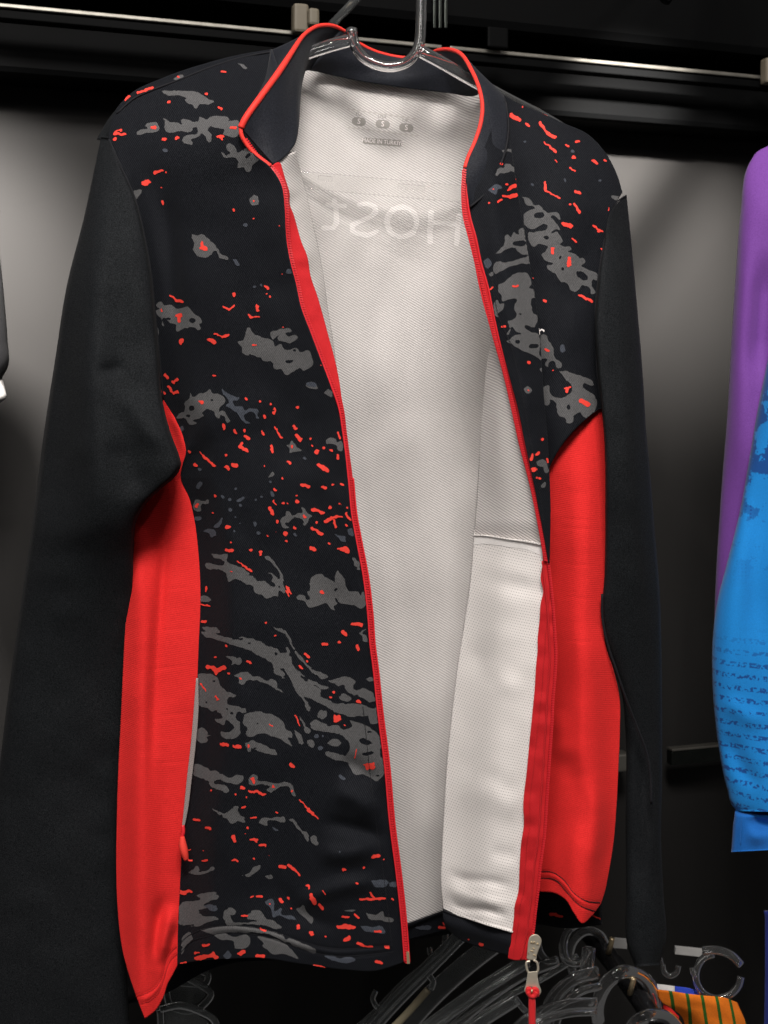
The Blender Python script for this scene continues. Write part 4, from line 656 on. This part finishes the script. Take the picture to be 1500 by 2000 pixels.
for pts in ([(650,470),(660,445),(670,470)], [(685,475),(700,445),(715,478)], [(735,490),(755,470),(760,492)], [(645,575),(690,590)], [(680,540),(705,550)], [(610,600),(625,625)], [(690,640),(725,650)]):
    sweep('engraving', [(*p, -16.3) for p in Zs(*pts)], .35, M['brass'], sl, n=8, seg=5)
sweep('ring', [(*p, -15.5) for p in Zs((640,730),(595,740),(590,830),(615,890),(680,905),(745,885),(755,800),(735,740),(690,712))], .95, M['nickel'], sl, n=50, seg=8)
plate('pull_tab', crv(Zs((605,890),(680,880),(745,880),(750,960),(765,1050),(800,1190),(780,1225),(740,1215),(715,1130),(680,1110),(610,1110),(595,1195),(560,1180),(575,1080),(592,990)), 44)[:, :2], -16.5, 2.2, M['nickel'], sl, bev=.5)
sweep('pull_cord', [(*p, -18) for p in Zs((600,1190),(610,1130),(640,1140),(645,1220),(648,1400),(650,1600),(650,1800))], 1.65, M['cord'], sl, n=40, seg=10)
sweep('pull_cord', [(*p, -18) for p in Zs((745,1240),(740,1150),(700,1130),(690,1220),(692,1400),(690,1600),(692,1800))], 1.65, M['cord'], sl, n=40, seg=10)
sweep('pull_cord', [(*p, -19) for p in Zs((605,1180),(640,1230),(700,1240),(738,1180))], 1.9, M['cord'], sl, n=20, seg=10)
sweep('rivet', [(*p, -21) for p in Zs((655,1165),(672,1168))], 1.3, M['brass'], sl, n=5, seg=8)

# pocket zip on the left front seam
pz = patch('pocket_zipper', None, None, [(383,1325,29),(378,1390,29),(373,1450,29),(365,1520,29),(358,1590,30),(355,1620,30)], [(387,1325,29),(387,1390,28),(382,1450,27.5),(374,1520,27.5),(365,1590,29),(359,1620,30)], 6, 60, fabric('grey_mesh', (.26, .22, .21), .9, None, (1.4, 1.6, .5), grain=.2), JK, None, .8, label='grey mesh slot of the zipped side pocket')
sweep('pull', [(357,1612,26),(358,1626,25),(355,1636,25)], 1.5, M['teeth'], pz, n=12, seg=8)
sweep('pull_tail', [(356,1634,24),(357,1650,23),(361,1668,22),(364,1680,22)], 2.2, M['redink'], pz, n=16, seg=8, taper=lambda t: .5+1.0*math.sin(math.pi*min(1, t*.8+.1)))
sweep('pull_tail_tip', [(362,1676,22),(370,1681,22),(376,1681,22)], .8, M['redink'], pz, n=6, seg=6)

# collar
C_UP = [(470,250,-9),(482,227,-8),(510,188,0),(545,140,14),(570,102,28),(592,70,44),(618,52,60),(648,50,76),(674,62,90),(700,84,104),(740,103,114),(790,113,118),(832,108,114),(856,98,102),(880,97,82),(902,107,60),(920,135,40),(935,170,26),(942,205,17),(939,240,9),(928,276,2),(915,306,-3),(908,328,-6)]
C_LO = [(534,322,-3),(550,312,2),(566,296,10),(577,276,18),(582,240,30),(584,200,44),(587,165,58),(592,140,73),(612,138,86),(650,147,99),(700,158,108),(760,167,113),(820,175,113),(880,182,103),(925,187,89),(958,172,70),(984,192,40),(992,240,24),(987,290,12),(966,345,2),(944,380,-4),(928,396,-6),(916,402,-7)]
def loft(name, a, b, nu, nv, mat, parent, thick, bump=None, key=None, **kw):
    # two rails with matching control points
    k = np.linspace(0, 1, len(a)); kk = np.linspace(0, 1, nu)
    def sm(c):
        c = np.array(c, float); n = len(c); t = kk*(n-1); i = np.clip(t.astype(int), 0, n-2); f = (t-i)[:, None]
        m = np.gradient(c, axis=0); return (2*f**3-3*f**2+1)*c[i]+(f**3-2*f**2+f)*m[i]+(-2*f**3+3*f**2)*c[i+1]+(f**3-f**2)*m[i+1]
    A, B = sm(a), sm(b); v = np.linspace(0, 1, nv)[:, None, None]; G = A[None]*(1-v)+B[None]*v
    if bump: G[..., 2] += bump(np.linspace(0, 1, nu)[None, :], v[..., 0])
    Vv = world(G).reshape(-1, 3); Fc = []
    for j in range(nv-1):
        for i in range(nu-1): q = j*nu+i; Fc.append((q, q+nu, q+nu+1, q+1))
    o = mesh(name, Vv, Fc, mat, parent, **kw); m = o.modifiers.new('thickness', 'SOLIDIFY'); m.thickness = thick/1000; m.offset = 0
    if key: GRID[key] = BVHTree.FromPolygons([tuple(p) for p in Vv], Fc)
    return o
col = loft('collar', C_UP, C_LO, 240, 30, M['navy'], JK, 2.0, lambda u, v: 3*np.sin(math.pi*v)*np.where(u < .35, 1, -1.2) + 1.4*np.sin(u*38+v*4)*np.sin(math.pi*v), key='CO', label='stand-up navy collar, left wing folded open')
def smooth_rail(c, n):
    c = np.array(c, float); k = len(c); t = np.linspace(0, k-1, n); i = np.clip(t.astype(int), 0, k-2); f = (t-i)[:, None]; m = np.gradient(c, axis=0)
    return (2*f**3-3*f**2+1)*c[i]+(f**3-2*f**2+f)*m[i]+(-2*f**3+3*f**2)*c[i+1]+(f**3-f**2)*m[i+1]
pr = smooth_rail(C_UP, 200)
sweep('piping', [tuple(p) for p in pr[::3]] + [tuple(pr[-1])], 2.1, M['piping'], col, n=220, seg=12, taper=lambda t: 1.25 if t < .18 else (1.25-.45*min(1, (t-.18)/.1)))
sweep('piping_tail', [(470,250,-9),(471,262,-9),(479,278,-8),(497,300,-7),(528,325,-7)], 1.7, M['piping'], col, n=40, seg=8)
sweep('collar_seam', [(985,192,37),(993,240,20),(988,290,8),(967,345,-2),(945,381,-8),(918,404,-10)], .9, M['stitch'], col, n=60, seg=6)
sweep('collar_seam', [(963,205,30),(968,245,16),(962,300,4),(945,345,-4)], .7, M['stitch'], col, n=40, seg=6)
patch('collar_outer', [(531,97,57),(560,84,50),(592,68,46)], [(484,226,10),(486,225,2)], [(531,97,57),(538,130,46),(524,165,34),(500,205,18),(484,226,10)], [(592,68,46),(568,104,30),(540,148,17),(508,194,4),(486,225,2)], 20, 40, M['navy'], JK, None, 1.5)
patch('collar_outer', [(531,97,57),(520,150,44),(500,200,20)], [(545,135,30),(535,152,24),(510,190,6)], None or [(531,97,57),(545,135,30)], [(500,200,20),(510,190,6)], 8, 8, M['navy'], JK, None, 1.0)

# size print in the neck
def text(body, cx, cy, h, ang, mat, name, key, parent, off=.5, wsc=1.0):
    cu = bpy.data.curves.new(name, 'FONT'); cu.body = body; cu.size = 1; cu.align_x = 'CENTER'; cu.align_y = 'CENTER'; cu.resolution_u = 3
    o = bpy.data.objects.new(name, cu); S.collection.objects.link(o); bpy.context.view_layer.update()
    me = bpy.data.meshes.new_from_object(o.evaluated_get(bpy.context.evaluated_depsgraph_get())); bpy.data.objects.remove(o)
    a = math.radians(ang); ca, sa = math.cos(a), math.sin(a); V = []
    for v in me.vertices:
        x = v.co.x*h*1.38*wsc; y = -v.co.y*h*1.38; p = hit(key, cx+x*ca-y*sa, cy+x*sa+y*ca, off/1000)
        V.append(p if p is not None else Vector(P(cx, cy, .1)))
    return mesh(name, V, [tuple(p.vertices) for p in me.polygons], mat, parent, smooth=False)
L8 = (640, 170, 6.818)
def l8(x, y): return (640+x/6.818, 170+y/6.818)
pills = []
for x, y in ((415,460),(732,495),(1047,542)): pills += ST(L8, [(x-38,y-4,x+38,y+4,112)])
inked('size_print', 'LN', lin, M['labelink'], (), (), pills + ST(L8, [(505,715,960,752,86)]), step=1.0, off=.18, wob=.3, seed=61)
inked('size_print', 'LN', lin, M['ink_faint'], (), (), ST(L8, [(230,290,1200,425,9),(250,535,1200,650,9)]), step=.8, off=.2, wob=.5, seed=62)
for (x, y), t in zip(((415,460),(732,495),(1047,542)), 'SSS'): text(t, *l8(x, y), 10.5, 6, M['whiteink'], 'size_letter', 'LN', lin, .34)
for (x, y), t in zip(((410,365),(725,398),(1038,446)), ('EU', 'USA', 'UK')): text(t, *l8(x, y), 7.0, 6, M['labelink'], 'region_letters', 'LN', lin, .2)
text('MADE IN TURKIYE', *l8(733, 733), 8.4, 5, M['whiteink'], 'origin_letters', 'LN', lin, .34, .86)

# ------------------------------------------------------------------ clear hanger carrying the jacket
HG = thing('coat_hanger', (0, 0, 0), 'clear plastic hanger holding the jacket, hook rising out of the top', 'hanger')
sweep('hook', [(687,56,62),(688,70,62),(695,92,62),(713,114,62),(740,127,62),(768,130,62),(795,121,62),(812,104,62),(820,80,62),(822,50,62),(823,0,62),(823,-60,62),(818,-120,62)], 4.6, M['clear'], HG, n=90, seg=16)
sweep('tip', [(686,64,62),(686,52,62)], 5.0, M['clear'], HG, n=8, seg=16, taper=lambda t: math.sqrt(max(.02, 1-(t*1.05)**2))*1.08)
sweep('arm', [(692,76,62),(655,86,62),(610,100,63),(540,128,66),(450,160,70),(330,205,74)], 5.6, M['clear'], HG, n=40, seg=12, r2=3.4)
sweep('arm', [(818,98,62),(850,115,62),(915,152,63),(980,188,66),(1060,230,70),(1150,285,72)], 5.4, M['clear'], HG, n=40, seg=12, r2=3.2)
V, Fc = [], []
ha = hit('LN', 610, 352, 0).y-.013; hb_ = hit('LN', 890, 378, 0).y-.013
a = Vector(P(540, 347, ha)); b = Vector(P(960, 384, hb_)); t = (b-a).normalized(); nn = Vector((0, 1, 0)); up = nn.cross(t) * -1
bevbox(V, Fc, (a+b)/2, t, nn, up, (b-a).length/2, .0016, .0074)
bar = mesh('bar', V, Fc, M['bar'], HG, smooth=False); bv = bar.modifiers.new('bevel', 'BEVEL'); bv.width = .0012; bv.segments = 3
for u0, u1, v0 in ((621, 649, 347), (777, 830, 363)):
    V, Fc = [], []; a = Vector(P(u0, v0, min(ha, hb_)-.001)); b = Vector(P(u1, v0+(u1-u0)*.1, min(ha, hb_)-.001))
    bevbox(V, Fc, (a+b)/2, (b-a).normalized(), nn, up, (b-a).length/2, .0012, .0022)
    o = mesh('bar_rib', V, Fc, M['bar'], HG, smooth=False); bv = o.modifiers.new('bevel', 'BEVEL'); bv.width = .0007; bv.segments = 2

# ------------------------------------------------------------------ neighbouring garments
def printed(name, base, ink, mode):
    m, N, L, B = nodes(name); B.inputs['Roughness'].default_value = .85; B.inputs['Sheen Weight'].default_value = .1; B.inputs['Specular IOR Level'].default_value = .2
    tc = N.new('ShaderNodeTexCoord'); sp = N.new('ShaderNodeSeparateXYZ'); L.new(tc.outputs['Object'], sp.inputs[0])
    mp = N.new('ShaderNodeMapping'); L.new(tc.outputs['Object'], mp.inputs[0])
    def rng(v, a, b):
        r = N.new('ShaderNodeMapRange'); r.inputs['From Min'].default_value = a; r.inputs['From Max'].default_value = b; L.new(v, r.inputs['Value']); return r.outputs[0]
    big = N.new('ShaderNodeTexNoise'); big.inputs['Scale'].default_value = 26; big.inputs['Detail'].default_value = 6; big.inputs['Roughness'].default_value = .62; L.new(tc.outputs['Object'], big.inputs[0])
    # broad brushed patches above, broken rows of small marks below
    zone = mth(N, L, 'MULTIPLY', rng(sp.outputs['Z'], -.17, -.06), rng(sp.outputs['X'], .285, .345))
    patchy = rng(mth(N, L, 'ADD', big.outputs['Fac'], mth(N, L, 'MULTIPLY', zone, .16)), .625, .635)
    vo = N.new('ShaderNodeTexVoronoi'); vo.inputs['Scale'].default_value = 300; vo.inputs['Randomness'].default_value = .15; L.new(tc.outputs['Object'], vo.inputs['Vector'])
    dotz = mth(N, L, 'MULTIPLY', rng(vo.outputs['Distance'], .33, .28), rng(mth(N, L, 'ADD', big.outputs['Fac'], mth(N, L, 'MULTIPLY', zone, .12)), .57, .60))
    dotz = mth(N, L, 'MULTIPLY', dotz, zone)
    row = mth(N, L, 'ABSOLUTE', mth(N, L, 'SUBTRACT', mth(N, L, 'FRACT', mth(N, L, 'ADD', mth(N, L, 'MULTIPLY', sp.outputs['Z'], 90), mth(N, L, 'MULTIPLY', sp.outputs['X'], 8))), .5))
    fine = N.new('ShaderNodeTexNoise'); fine.inputs['Scale'].default_value = 330; fine.inputs['Detail'].default_value = 3; L.new(tc.outputs['Object'], fine.inputs[0])
    low = mth(N, L, 'MULTIPLY', rng(sp.outputs['Z'], -.20, -.24), rng(sp.outputs['Z'], -.40, -.37))
    low = mth(N, L, 'MULTIPLY', low, rng(sp.outputs['X'], .40, .36))
    rows = mth(N, L, 'MULTIPLY', mth(N, L, 'MULTIPLY', rng(row, .24, .18), rng(fine.outputs['Fac'], .50, .54)), low)
    k = mth(N, L, 'MINIMUM', mth(N, L, 'ADD', mth(N, L, 'ADD', mth(N, L, 'MULTIPLY', patchy, zone), dotz), rows), 1)
    g = N.new('ShaderNodeTexNoise'); g.inputs['Scale'].default_value = 1300; L.new(tc.outputs['Object'], g.inputs[0])
    mx = N.new('ShaderNodeMix'); mx.data_type = 'RGBA'; mx.inputs[6].default_value = (*base, 1); mx.inputs[7].default_value = (*ink, 1); L.new(k, mx.inputs[0])
    sc = N.new('ShaderNodeVectorMath'); sc.operation = 'SCALE'; L.new(mx.outputs[2], sc.inputs[0]); L.new(mth(N, L, 'ADD', mth(N, L, 'MULTIPLY', g.outputs['Fac'], .5), .75), sc.inputs['Scale'])
    L.new(sc.outputs[0], B.inputs['Base Color']); return m
M['blueprint'] = printed('blue_printed_jersey', (.008, .20, .56), (.006, .060, .24), 0)
M['bluecuff'] = fabric('blue_cuff', (.006, .115, .42), .85, None, grain=.25, sheen=.1)
PJ = thing('sports_top', (0, 0, 0), 'purple and bright blue printed sports top at the right edge', 'shirt')
sleeve_tube('body', [(1500,285,250),(1478,297,250),(1464,318,250),(1446,420,250),(1438,520,250),(1430,640,250),(1421,800,250),(1406,1000,250),(1396,1180,250),(1394,1300,252),(1400,1440,255)], [(1560,285,240),(1600,320,235),(1640,420,230),(1660,520,230),(1660,640,230),(1660,800,230),(1660,1000,230),(1660,1180,230),(1660,1300,230),(1660,1440,230)], 140, 60, 30, M['purple'], PJ,
      tot(ridge([(1462,340),(1458,500),(1450,700),(1440,1000)], 9, 26), ridge([(1500,480),(1490,620),(1478,760)], -12, 22), ridge([(1490,820),(1470,960),(1450,1120)], 5, 14), waves(3, 60, 101, 1, .35)))
bs = sleeve_tube('sleeve', [(1512,640,205),(1496,720,205),(1480,800,205),(1463,900,205),(1447,990,205),(1420,1100,205),(1400,1180,205),(1392,1250,205),(1391,1320,205),(1396,1400,205),(1407,1480,205),(1420,1540,205),(1432,1576,205),(1440,1584,205)], [(1530,640,200),(1560,720,195),(1600,800,195),(1640,900,195),(1650,990,195),(1650,1100,195),(1650,1200,195),(1650,1300,195),(1650,1400,195),(1645,1480,195),(1640,1540,195),(1630,1576,195),(1620,1588,195)], 160, 60, 26, M['blueprint'], PJ,
      tot(ridge([(1470,960),(1440,1120),(1425,1300),(1445,1480)], 6, 28), ridge([(1500,900),(1480,1100),(1475,1300)], -6, 24), ridge([(1420,1420),(1450,1500),(1490,1550)], -5, 16), ridge([(1410,1360),(1460,1400),(1500,1420)], 4, 18), waves(3, 60, 103, 1, .4)))
sleeve_tube('cuff', [(1436,1582,200),(1432,1610,200),(1430,1640,200),(1428,1664,200)], [(1600,1590,195),(1600,1610,195),(1600,1640,195),(1600,1655,195)], 24, 50, 18, M['bluecuff'], PJ, tot(ridge([(1460,1592),(1490,1606),(1540,1612)], -10, 13), ridge([(1455,1630),(1500,1640)], 4, 14)))
sweep('cuff_seam', [(1449,1592,176),(1447,1620,176),(1446,1650,176)], .4, M['bluecuff'], PJ, n=12, seg=6)
LT = thing('dark_shirt', (0, 0, 0), 'black sleeve with white cuff cut by the left edge', 'shirt')
sleeve_tube('sleeve', [(-120,430,160),(-125,560,160),(-125,660,160),(-120,742,160)], [(-8,440,160),(2,520,160),(10,600,160),(15,665,160),(16,715,160),(2,742,160)], 60, 40, 24, M['blackcloth'], LT)
sleeve_tube('cuff', [(-110,738,158),(-110,760,158),(-108,785,158)], [(4,738,158),(10,760,158),(12,778,158),(2,786,158)], 16, 30, 18, M['whitecloth'], LT)
# striped orange garment low at right
def stripes(name):
    m, N, L, B = nodes(name); B.inputs['Roughness'].default_value = .85; B.inputs['Specular IOR Level'].default_value = .2
    tc = N.new('ShaderNodeTexCoord'); sp = N.new('ShaderNodeSeparateXYZ'); L.new(tc.outputs['Object'], sp.inputs[0])
    nz = N.new('ShaderNodeTexNoise'); nz.inputs['Scale'].default_value = 900; L.new(tc.outputs['Object'], nz.inputs[0])
    f = mth(N, L, 'FRACT', mth(N, L, 'ADD', mth(N, L, 'ADD', mth(N, L, 'MULTIPLY', sp.outputs['X'], 74), mth(N, L, 'MULTIPLY', sp.outputs['Z'], 14)), .35))
    k = mth(N, L, 'LESS_THAN', mth(N, L, 'ABSOLUTE', mth(N, L, 'SUBTRACT', f, .5)), .11)
    mx = N.new('ShaderNodeMix'); mx.data_type = 'RGBA'; mx.inputs[6].default_value = (.72, .17, .012, 1); mx.inputs[7].default_value = (.022, .10, .012, 1); L.new(k, mx.inputs[0])
    sc = N.new('ShaderNodeVectorMath'); sc.operation = 'SCALE'; L.new(mx.outputs[2], sc.inputs[0]); L.new(mth(N, L, 'ADD', mth(N, L, 'MULTIPLY', nz.outputs['Fac'], .5), .75), sc.inputs['Scale'])
    L.new(sc.outputs[0], B.inputs['Base Color']); return m
OG = thing('striped_shirt', (0, 0, 0), 'orange shirt with thin green stripes low at right', 'shirt')
patch('shoulder', [(1284,1934,200),(1320,1938,190),(1370,1944,186),(1420,1950,190),(1440,1958,200)], [(1280,2040,215),(1340,2050,200),(1400,2060,196),(1480,2070,210)], [(1284,1934,200),(1290,1955,200),(1310,1968,196),(1330,1984,196),(1340,2040,215)], [(1440,1958,200),(1452,1985,200),(1462,2010,205),(1480,2070,210)], 60, 40, stripes('orange_green_stripes'), OG, tot(ridge([(1300,1945),(1380,1955),(1440,1975)], 5, 18), waves(1.5, 50, 111)), 1.5)
patch('blue_shoulder', [(1318,1926,215),(1345,1930,212),(1372,1938,212)], [(1318,1942,212),(1345,1946,210),(1376,1950,210)], [(1318,1926,215),(1318,1942,212)], [(1372,1938,212),(1376,1950,210)], 12, 6, fabric('royal_blue', (.02, .05, .42), .85), OG, None, 1.5)
patch('white_shoulder', [(1276,1921,214),(1296,1923,212),(1318,1926,212)], [(1276,1934,210),(1296,1938,208),(1318,1942,208)], [(1276,1921,214),(1276,1934,210)], [(1318,1926,212),(1318,1942,208)], 12, 6, M['whitecloth'], OG, None, 1.5)
patch('red_lining', [(1296,1962,225),(1312,1972,222),(1326,1986,222)], [(1290,2030,225),(1310,2035,222),(1328,2040,222)], [(1296,1962,225),(1290,2030,225)], [(1326,1986,222),(1328,2040,222)], 10, 10, M['red'], OG, None, 1.5)
mesh_blue = patch('blue_shirt', [(1492,1780,235),(1560,1780,225)], [(1490,2060,235),(1560,2060,225)], [(1494,1780,235),(1494,1900,235),(1491,2060,235)], [(1560,1780,225),(1560,2060,225)], 10, 30, fabric('deep_blue', (.006, .014, .13), .85), None, waves(2, 60, 113), 1.5, label='sliver of deep blue shirt at the lower right edge', cat='shirt')

# ------------------------------------------------------------------ face-out arm with spare clear hangers, low behind the jacket
FA = thing('display_arm', (0, 0, 0), 'black round display arm slanting down to the bottom right', 'display arm')
sweep('tube', [(1100,1762,330),(1150,1822,290),(1205,1890,240),(1290,2010,160),(1330,2070,120)], 9.5, M['blackpaint'], FA, n=30, seg=20)
for u, v, d in ((1191, 1852, 245), (1233, 1930, 190)):
    sweep('stop_pin', [(u-3, v+10, d+4), (u, v, d-6), (u+5, v-20, d-8)], 2.6, M['brass'], FA, n=8, seg=10)
RS = thing('rail_strip', (0, 0, 0), 'white aluminium strip ending at the clear ring hook', 'rail')
def strip_box(u0, v0, u1, v1, d, hz):
    V, Fc = [], []; a = Vector(P(u0, v0, d)); b = Vector(P(u1, v1, d)); t = (b-a).normalized(); bevbox(V, Fc, (a+b)/2, t, Vector((0, 1, 0)), t.cross(Vector((0, 1, 0))), (b-a).length/2, .003, hz)
    return V, Fc
V, Fc = strip_box(1318, 1855, 1385, 1862, .30, .0032); mesh('strip', V, Fc, M['whiteplastic'], RS, smooth=False)
RS2 = thing('rail_strip', (0, 0, 0), 'short white aluminium strip between display arm and black cuff', 'rail')
V, Fc = strip_box(1197, 1841, 1224, 1843, .32, .0042); mesh('strip', V, Fc, M['whiteplastic'], RS2, smooth=False)
def hanger(label, parts, mat=None):
    t = thing('coat_hanger', (0, 0, 0), label, 'hanger', 'spare clear hangers')
    for nm, pts, r, r2 in parts: sweep(nm, pts, r*1.2, mat or M['clear'], t, n=44, seg=12, r2=r2*1.2)
    return t
hanger('clear hanger whose broad hook wraps the display arm', [('hook', [(1168,1998,190),(1166,1975,186),(1172,1945,180),(1190,1915,176),(1218,1898,178),(1246,1904,190),(1268,1925,200),(1278,1960,205),(1276,2010,210)], 5.8, 3.6), ('arm', [(1276,2000,210),(1290,2040,210),(1340,2075,200)], 5, 3)])
hanger('clear hanger with hook at the bottom edge under the first hook', [('hook', [(1225,2030,150),(1240,1999,140),(1268,1984,138),(1298,1986,150),(1320,2005,165),(1328,2040,170)], 5.4, 3.4), ('arm', [(1326,2030,168),(1345,2060,168)], 5, 3)])
hanger('clear hanger with open ring hook at lower right', [('hook', [(1372,1857,205),(1400,1856,205),(1428,1866,205),(1446,1884,205)], 3.6, 3.0), ('ring', [(1447,1908,205),(1442,1926,205),(1424,1944,205),(1398,1950,205),(1372,1938,205),(1360,1915,205),(1362,1890,205),(1376,1870,205),(1394,1864,205)], 2.9, 2.4), ('arm', [(1360,1910,205),(1352,1900,206),(1350,1890,206)], 1.5, 1.2)])
hanger('tiny clear hook end left of the ring hook', [('hook', [(1294,1884,240),(1298,1900,240),(1309,1906,240),(1321,1900,240),(1325,1886,240)], 2.4, 2.0), ('arm', [(1294,1886,240),(1290,1870,240)], 1.4, 1.2)])
hanger('clear hanger with curved shoulder right of the red cord', [('arm', [(1058,2020,170),(1070,1975,170),(1090,1938,172),(1122,1912,176),(1168,1900,182)], 5.6, 3.0), ('inner_rib', [(1082,2020,166),(1094,1978,166),(1112,1952,168),(1140,1934,172),(1172,1926,178)], 3.2, 3.0), ('neck', [(1140,1925,190),(1146,1890,190),(1150,1850,192)], 5.5, 3), ('hook', [(1150,1855,192),(1132,1880,192),(1108,1876,194),(1100,1846,196),(1112,1815,198),(1135,1800,200)], 3.6, 3)])
hanger('clear hanger with hook loop left of the display arm', [('hook', [(1050,1840,230),(1056,1862,230),(1072,1878,228),(1092,1876,226)], 3.2, 2.6), ('arm', [(1090,1876,226),(1020,1905,222),(960,1945,218),(880,2010,212)], 4.6, 3.0)])
hanger('dim clear hanger arm rising to the front hem', [('arm', [(700,2030,235),(750,1972,238),(820,1900,242),(895,1826,246)], 4.4, 2.6), ('rib', [(716,2034,232),(764,1978,235),(832,1908,239),(905,1834,243)], 2.4, 2.2), ('notch', [(838,1905,236),(846,1918,236),(842,1932,236)], 2.6, 2)], M['clear_dull'])
hanger('wide smoky hanger arm below the front hem', [('arm', [(770,2030,255),(840,1950,255),(905,1890,255),(975,1835,255)], 9.0, 2.0)], M['clear_dull'])
hanger('long clear hanger arm left of the zip slider', [('arm', [(800,2030,200),(860,1985,203),(930,1935,206),(1030,1872,210)], 4.6, 2.6), ('rib', [(816,2034,197),(874,1990,200),(942,1942,203),(1034,1884,207)], 2.0, 2.0)], M['clear_dull'])
hanger('short clear hanger end beneath the zip slider', [('arm', [(880,2036,180),(950,1988,182),(1010,1950,184)], 5.6, 3.0), ('tip', [(1006,1950,184),(1024,1972,184),(1050,1990,184)], 2.6, 2.2)], M['clear_dull'])
hanger('clear hanger hook arching over the display arm near the red hem', [('hook', [(1118,1900,262),(1112,1868,262),(1122,1836,260),(1146,1818,258),(1172,1826,262),(1184,1850,266)], 4.0, 3.0), ('neck', [(1118,1895,262),(1112,1930,258),(1090,1965,254)], 4.0, 3)])
hanger('clear hanger with bright shoulder right behind the zip cord', [('arm', [(990,2030,150),(1040,1985,150),(1100,1965,154),(1165,1960,160)], 5.0, 3.0), ('rib', [(1010,2036,147),(1052,2000,147),(1108,1982,150),(1165,1978,156)], 2.4, 2.2)])
hanger('clear hanger arm rising left of the wide smoky arm', [('arm', [(660,2040,262),(720,1990,264),(790,1920,266),(850,1872,268)], 3.4, 2.4), ('hook', [(734,1935,258),(728,1950,258),(736,1966,258),(752,1974,258)], 2.4, 2.0)], M['clear_dull'])
hanger('small clear hook peeking below the front hem', [('hook', [(838,1850,270),(842,1866,270),(858,1872,270),(868,1860,270),(868,1838,270)], 2.6, 2.2), ('arm', [(868,1840,270),(872,1815,272)], 2.6, 2.2)])
hanger('thin clear hanger arm crossing under the red tape', [('arm', [(850,2010,225),(960,1960,225),(1060,1910,225),(1130,1868,225)], 3.0, 2.2)], M['clear_dull'])
sweep('beige_hanger_arm', [(755,2020,190),(790,1985,190),(836,1933,190)], 3.6, M['beige'], None, n=16, seg=12, r2=2.5, label='beige rod end between hanger arms at the bottom', cat='hanger')
def paddle(label, pts, inner):
    t = thing('coat_hanger', (0, 0, 0), label, 'hanger', 'stacked hanger ends')
    sweep('rim', pts + [pts[0]], 3.4, M['clear_dull'], t, n=60, seg=10, r2=2.4)
    plate('web', crv(inner + [inner[0]], 40)[:-1, :2], pts[0][2]+1, 1.5, M['clear_dull'], t, bev=.3)
paddle('topmost clear hanger end under the red hem corner', [(322,1902,150),(350,1892,150),(382,1894,150),(406,1904,150),(404,1918,150),(370,1922,150),(335,1914,150)], [(330,1904),(355,1896),(385,1898),(400,1906),(396,1914),(366,1916)])
paddle('middle clear hanger end under the red hem corner', [(322,1912,140),(352,1908,140),(388,1922,140),(412,1942,140),(398,1962,140),(368,1976,140),(335,1966,140)], [(330,1918),(352,1914),(384,1928),(402,1942),(390,1956),(366,1968),(340,1958)])
paddle('lowest clear hanger end at the bottom edge under red hem', [(312,1972,130),(350,1964,130),(392,1976,130),(418,1992,130),(424,2020,130),(360,2040,130),(320,2020,130)], [(322,1978),(352,1972),(388,1984),(408,1998),(410,2016),(358,2030),(326,2010)])
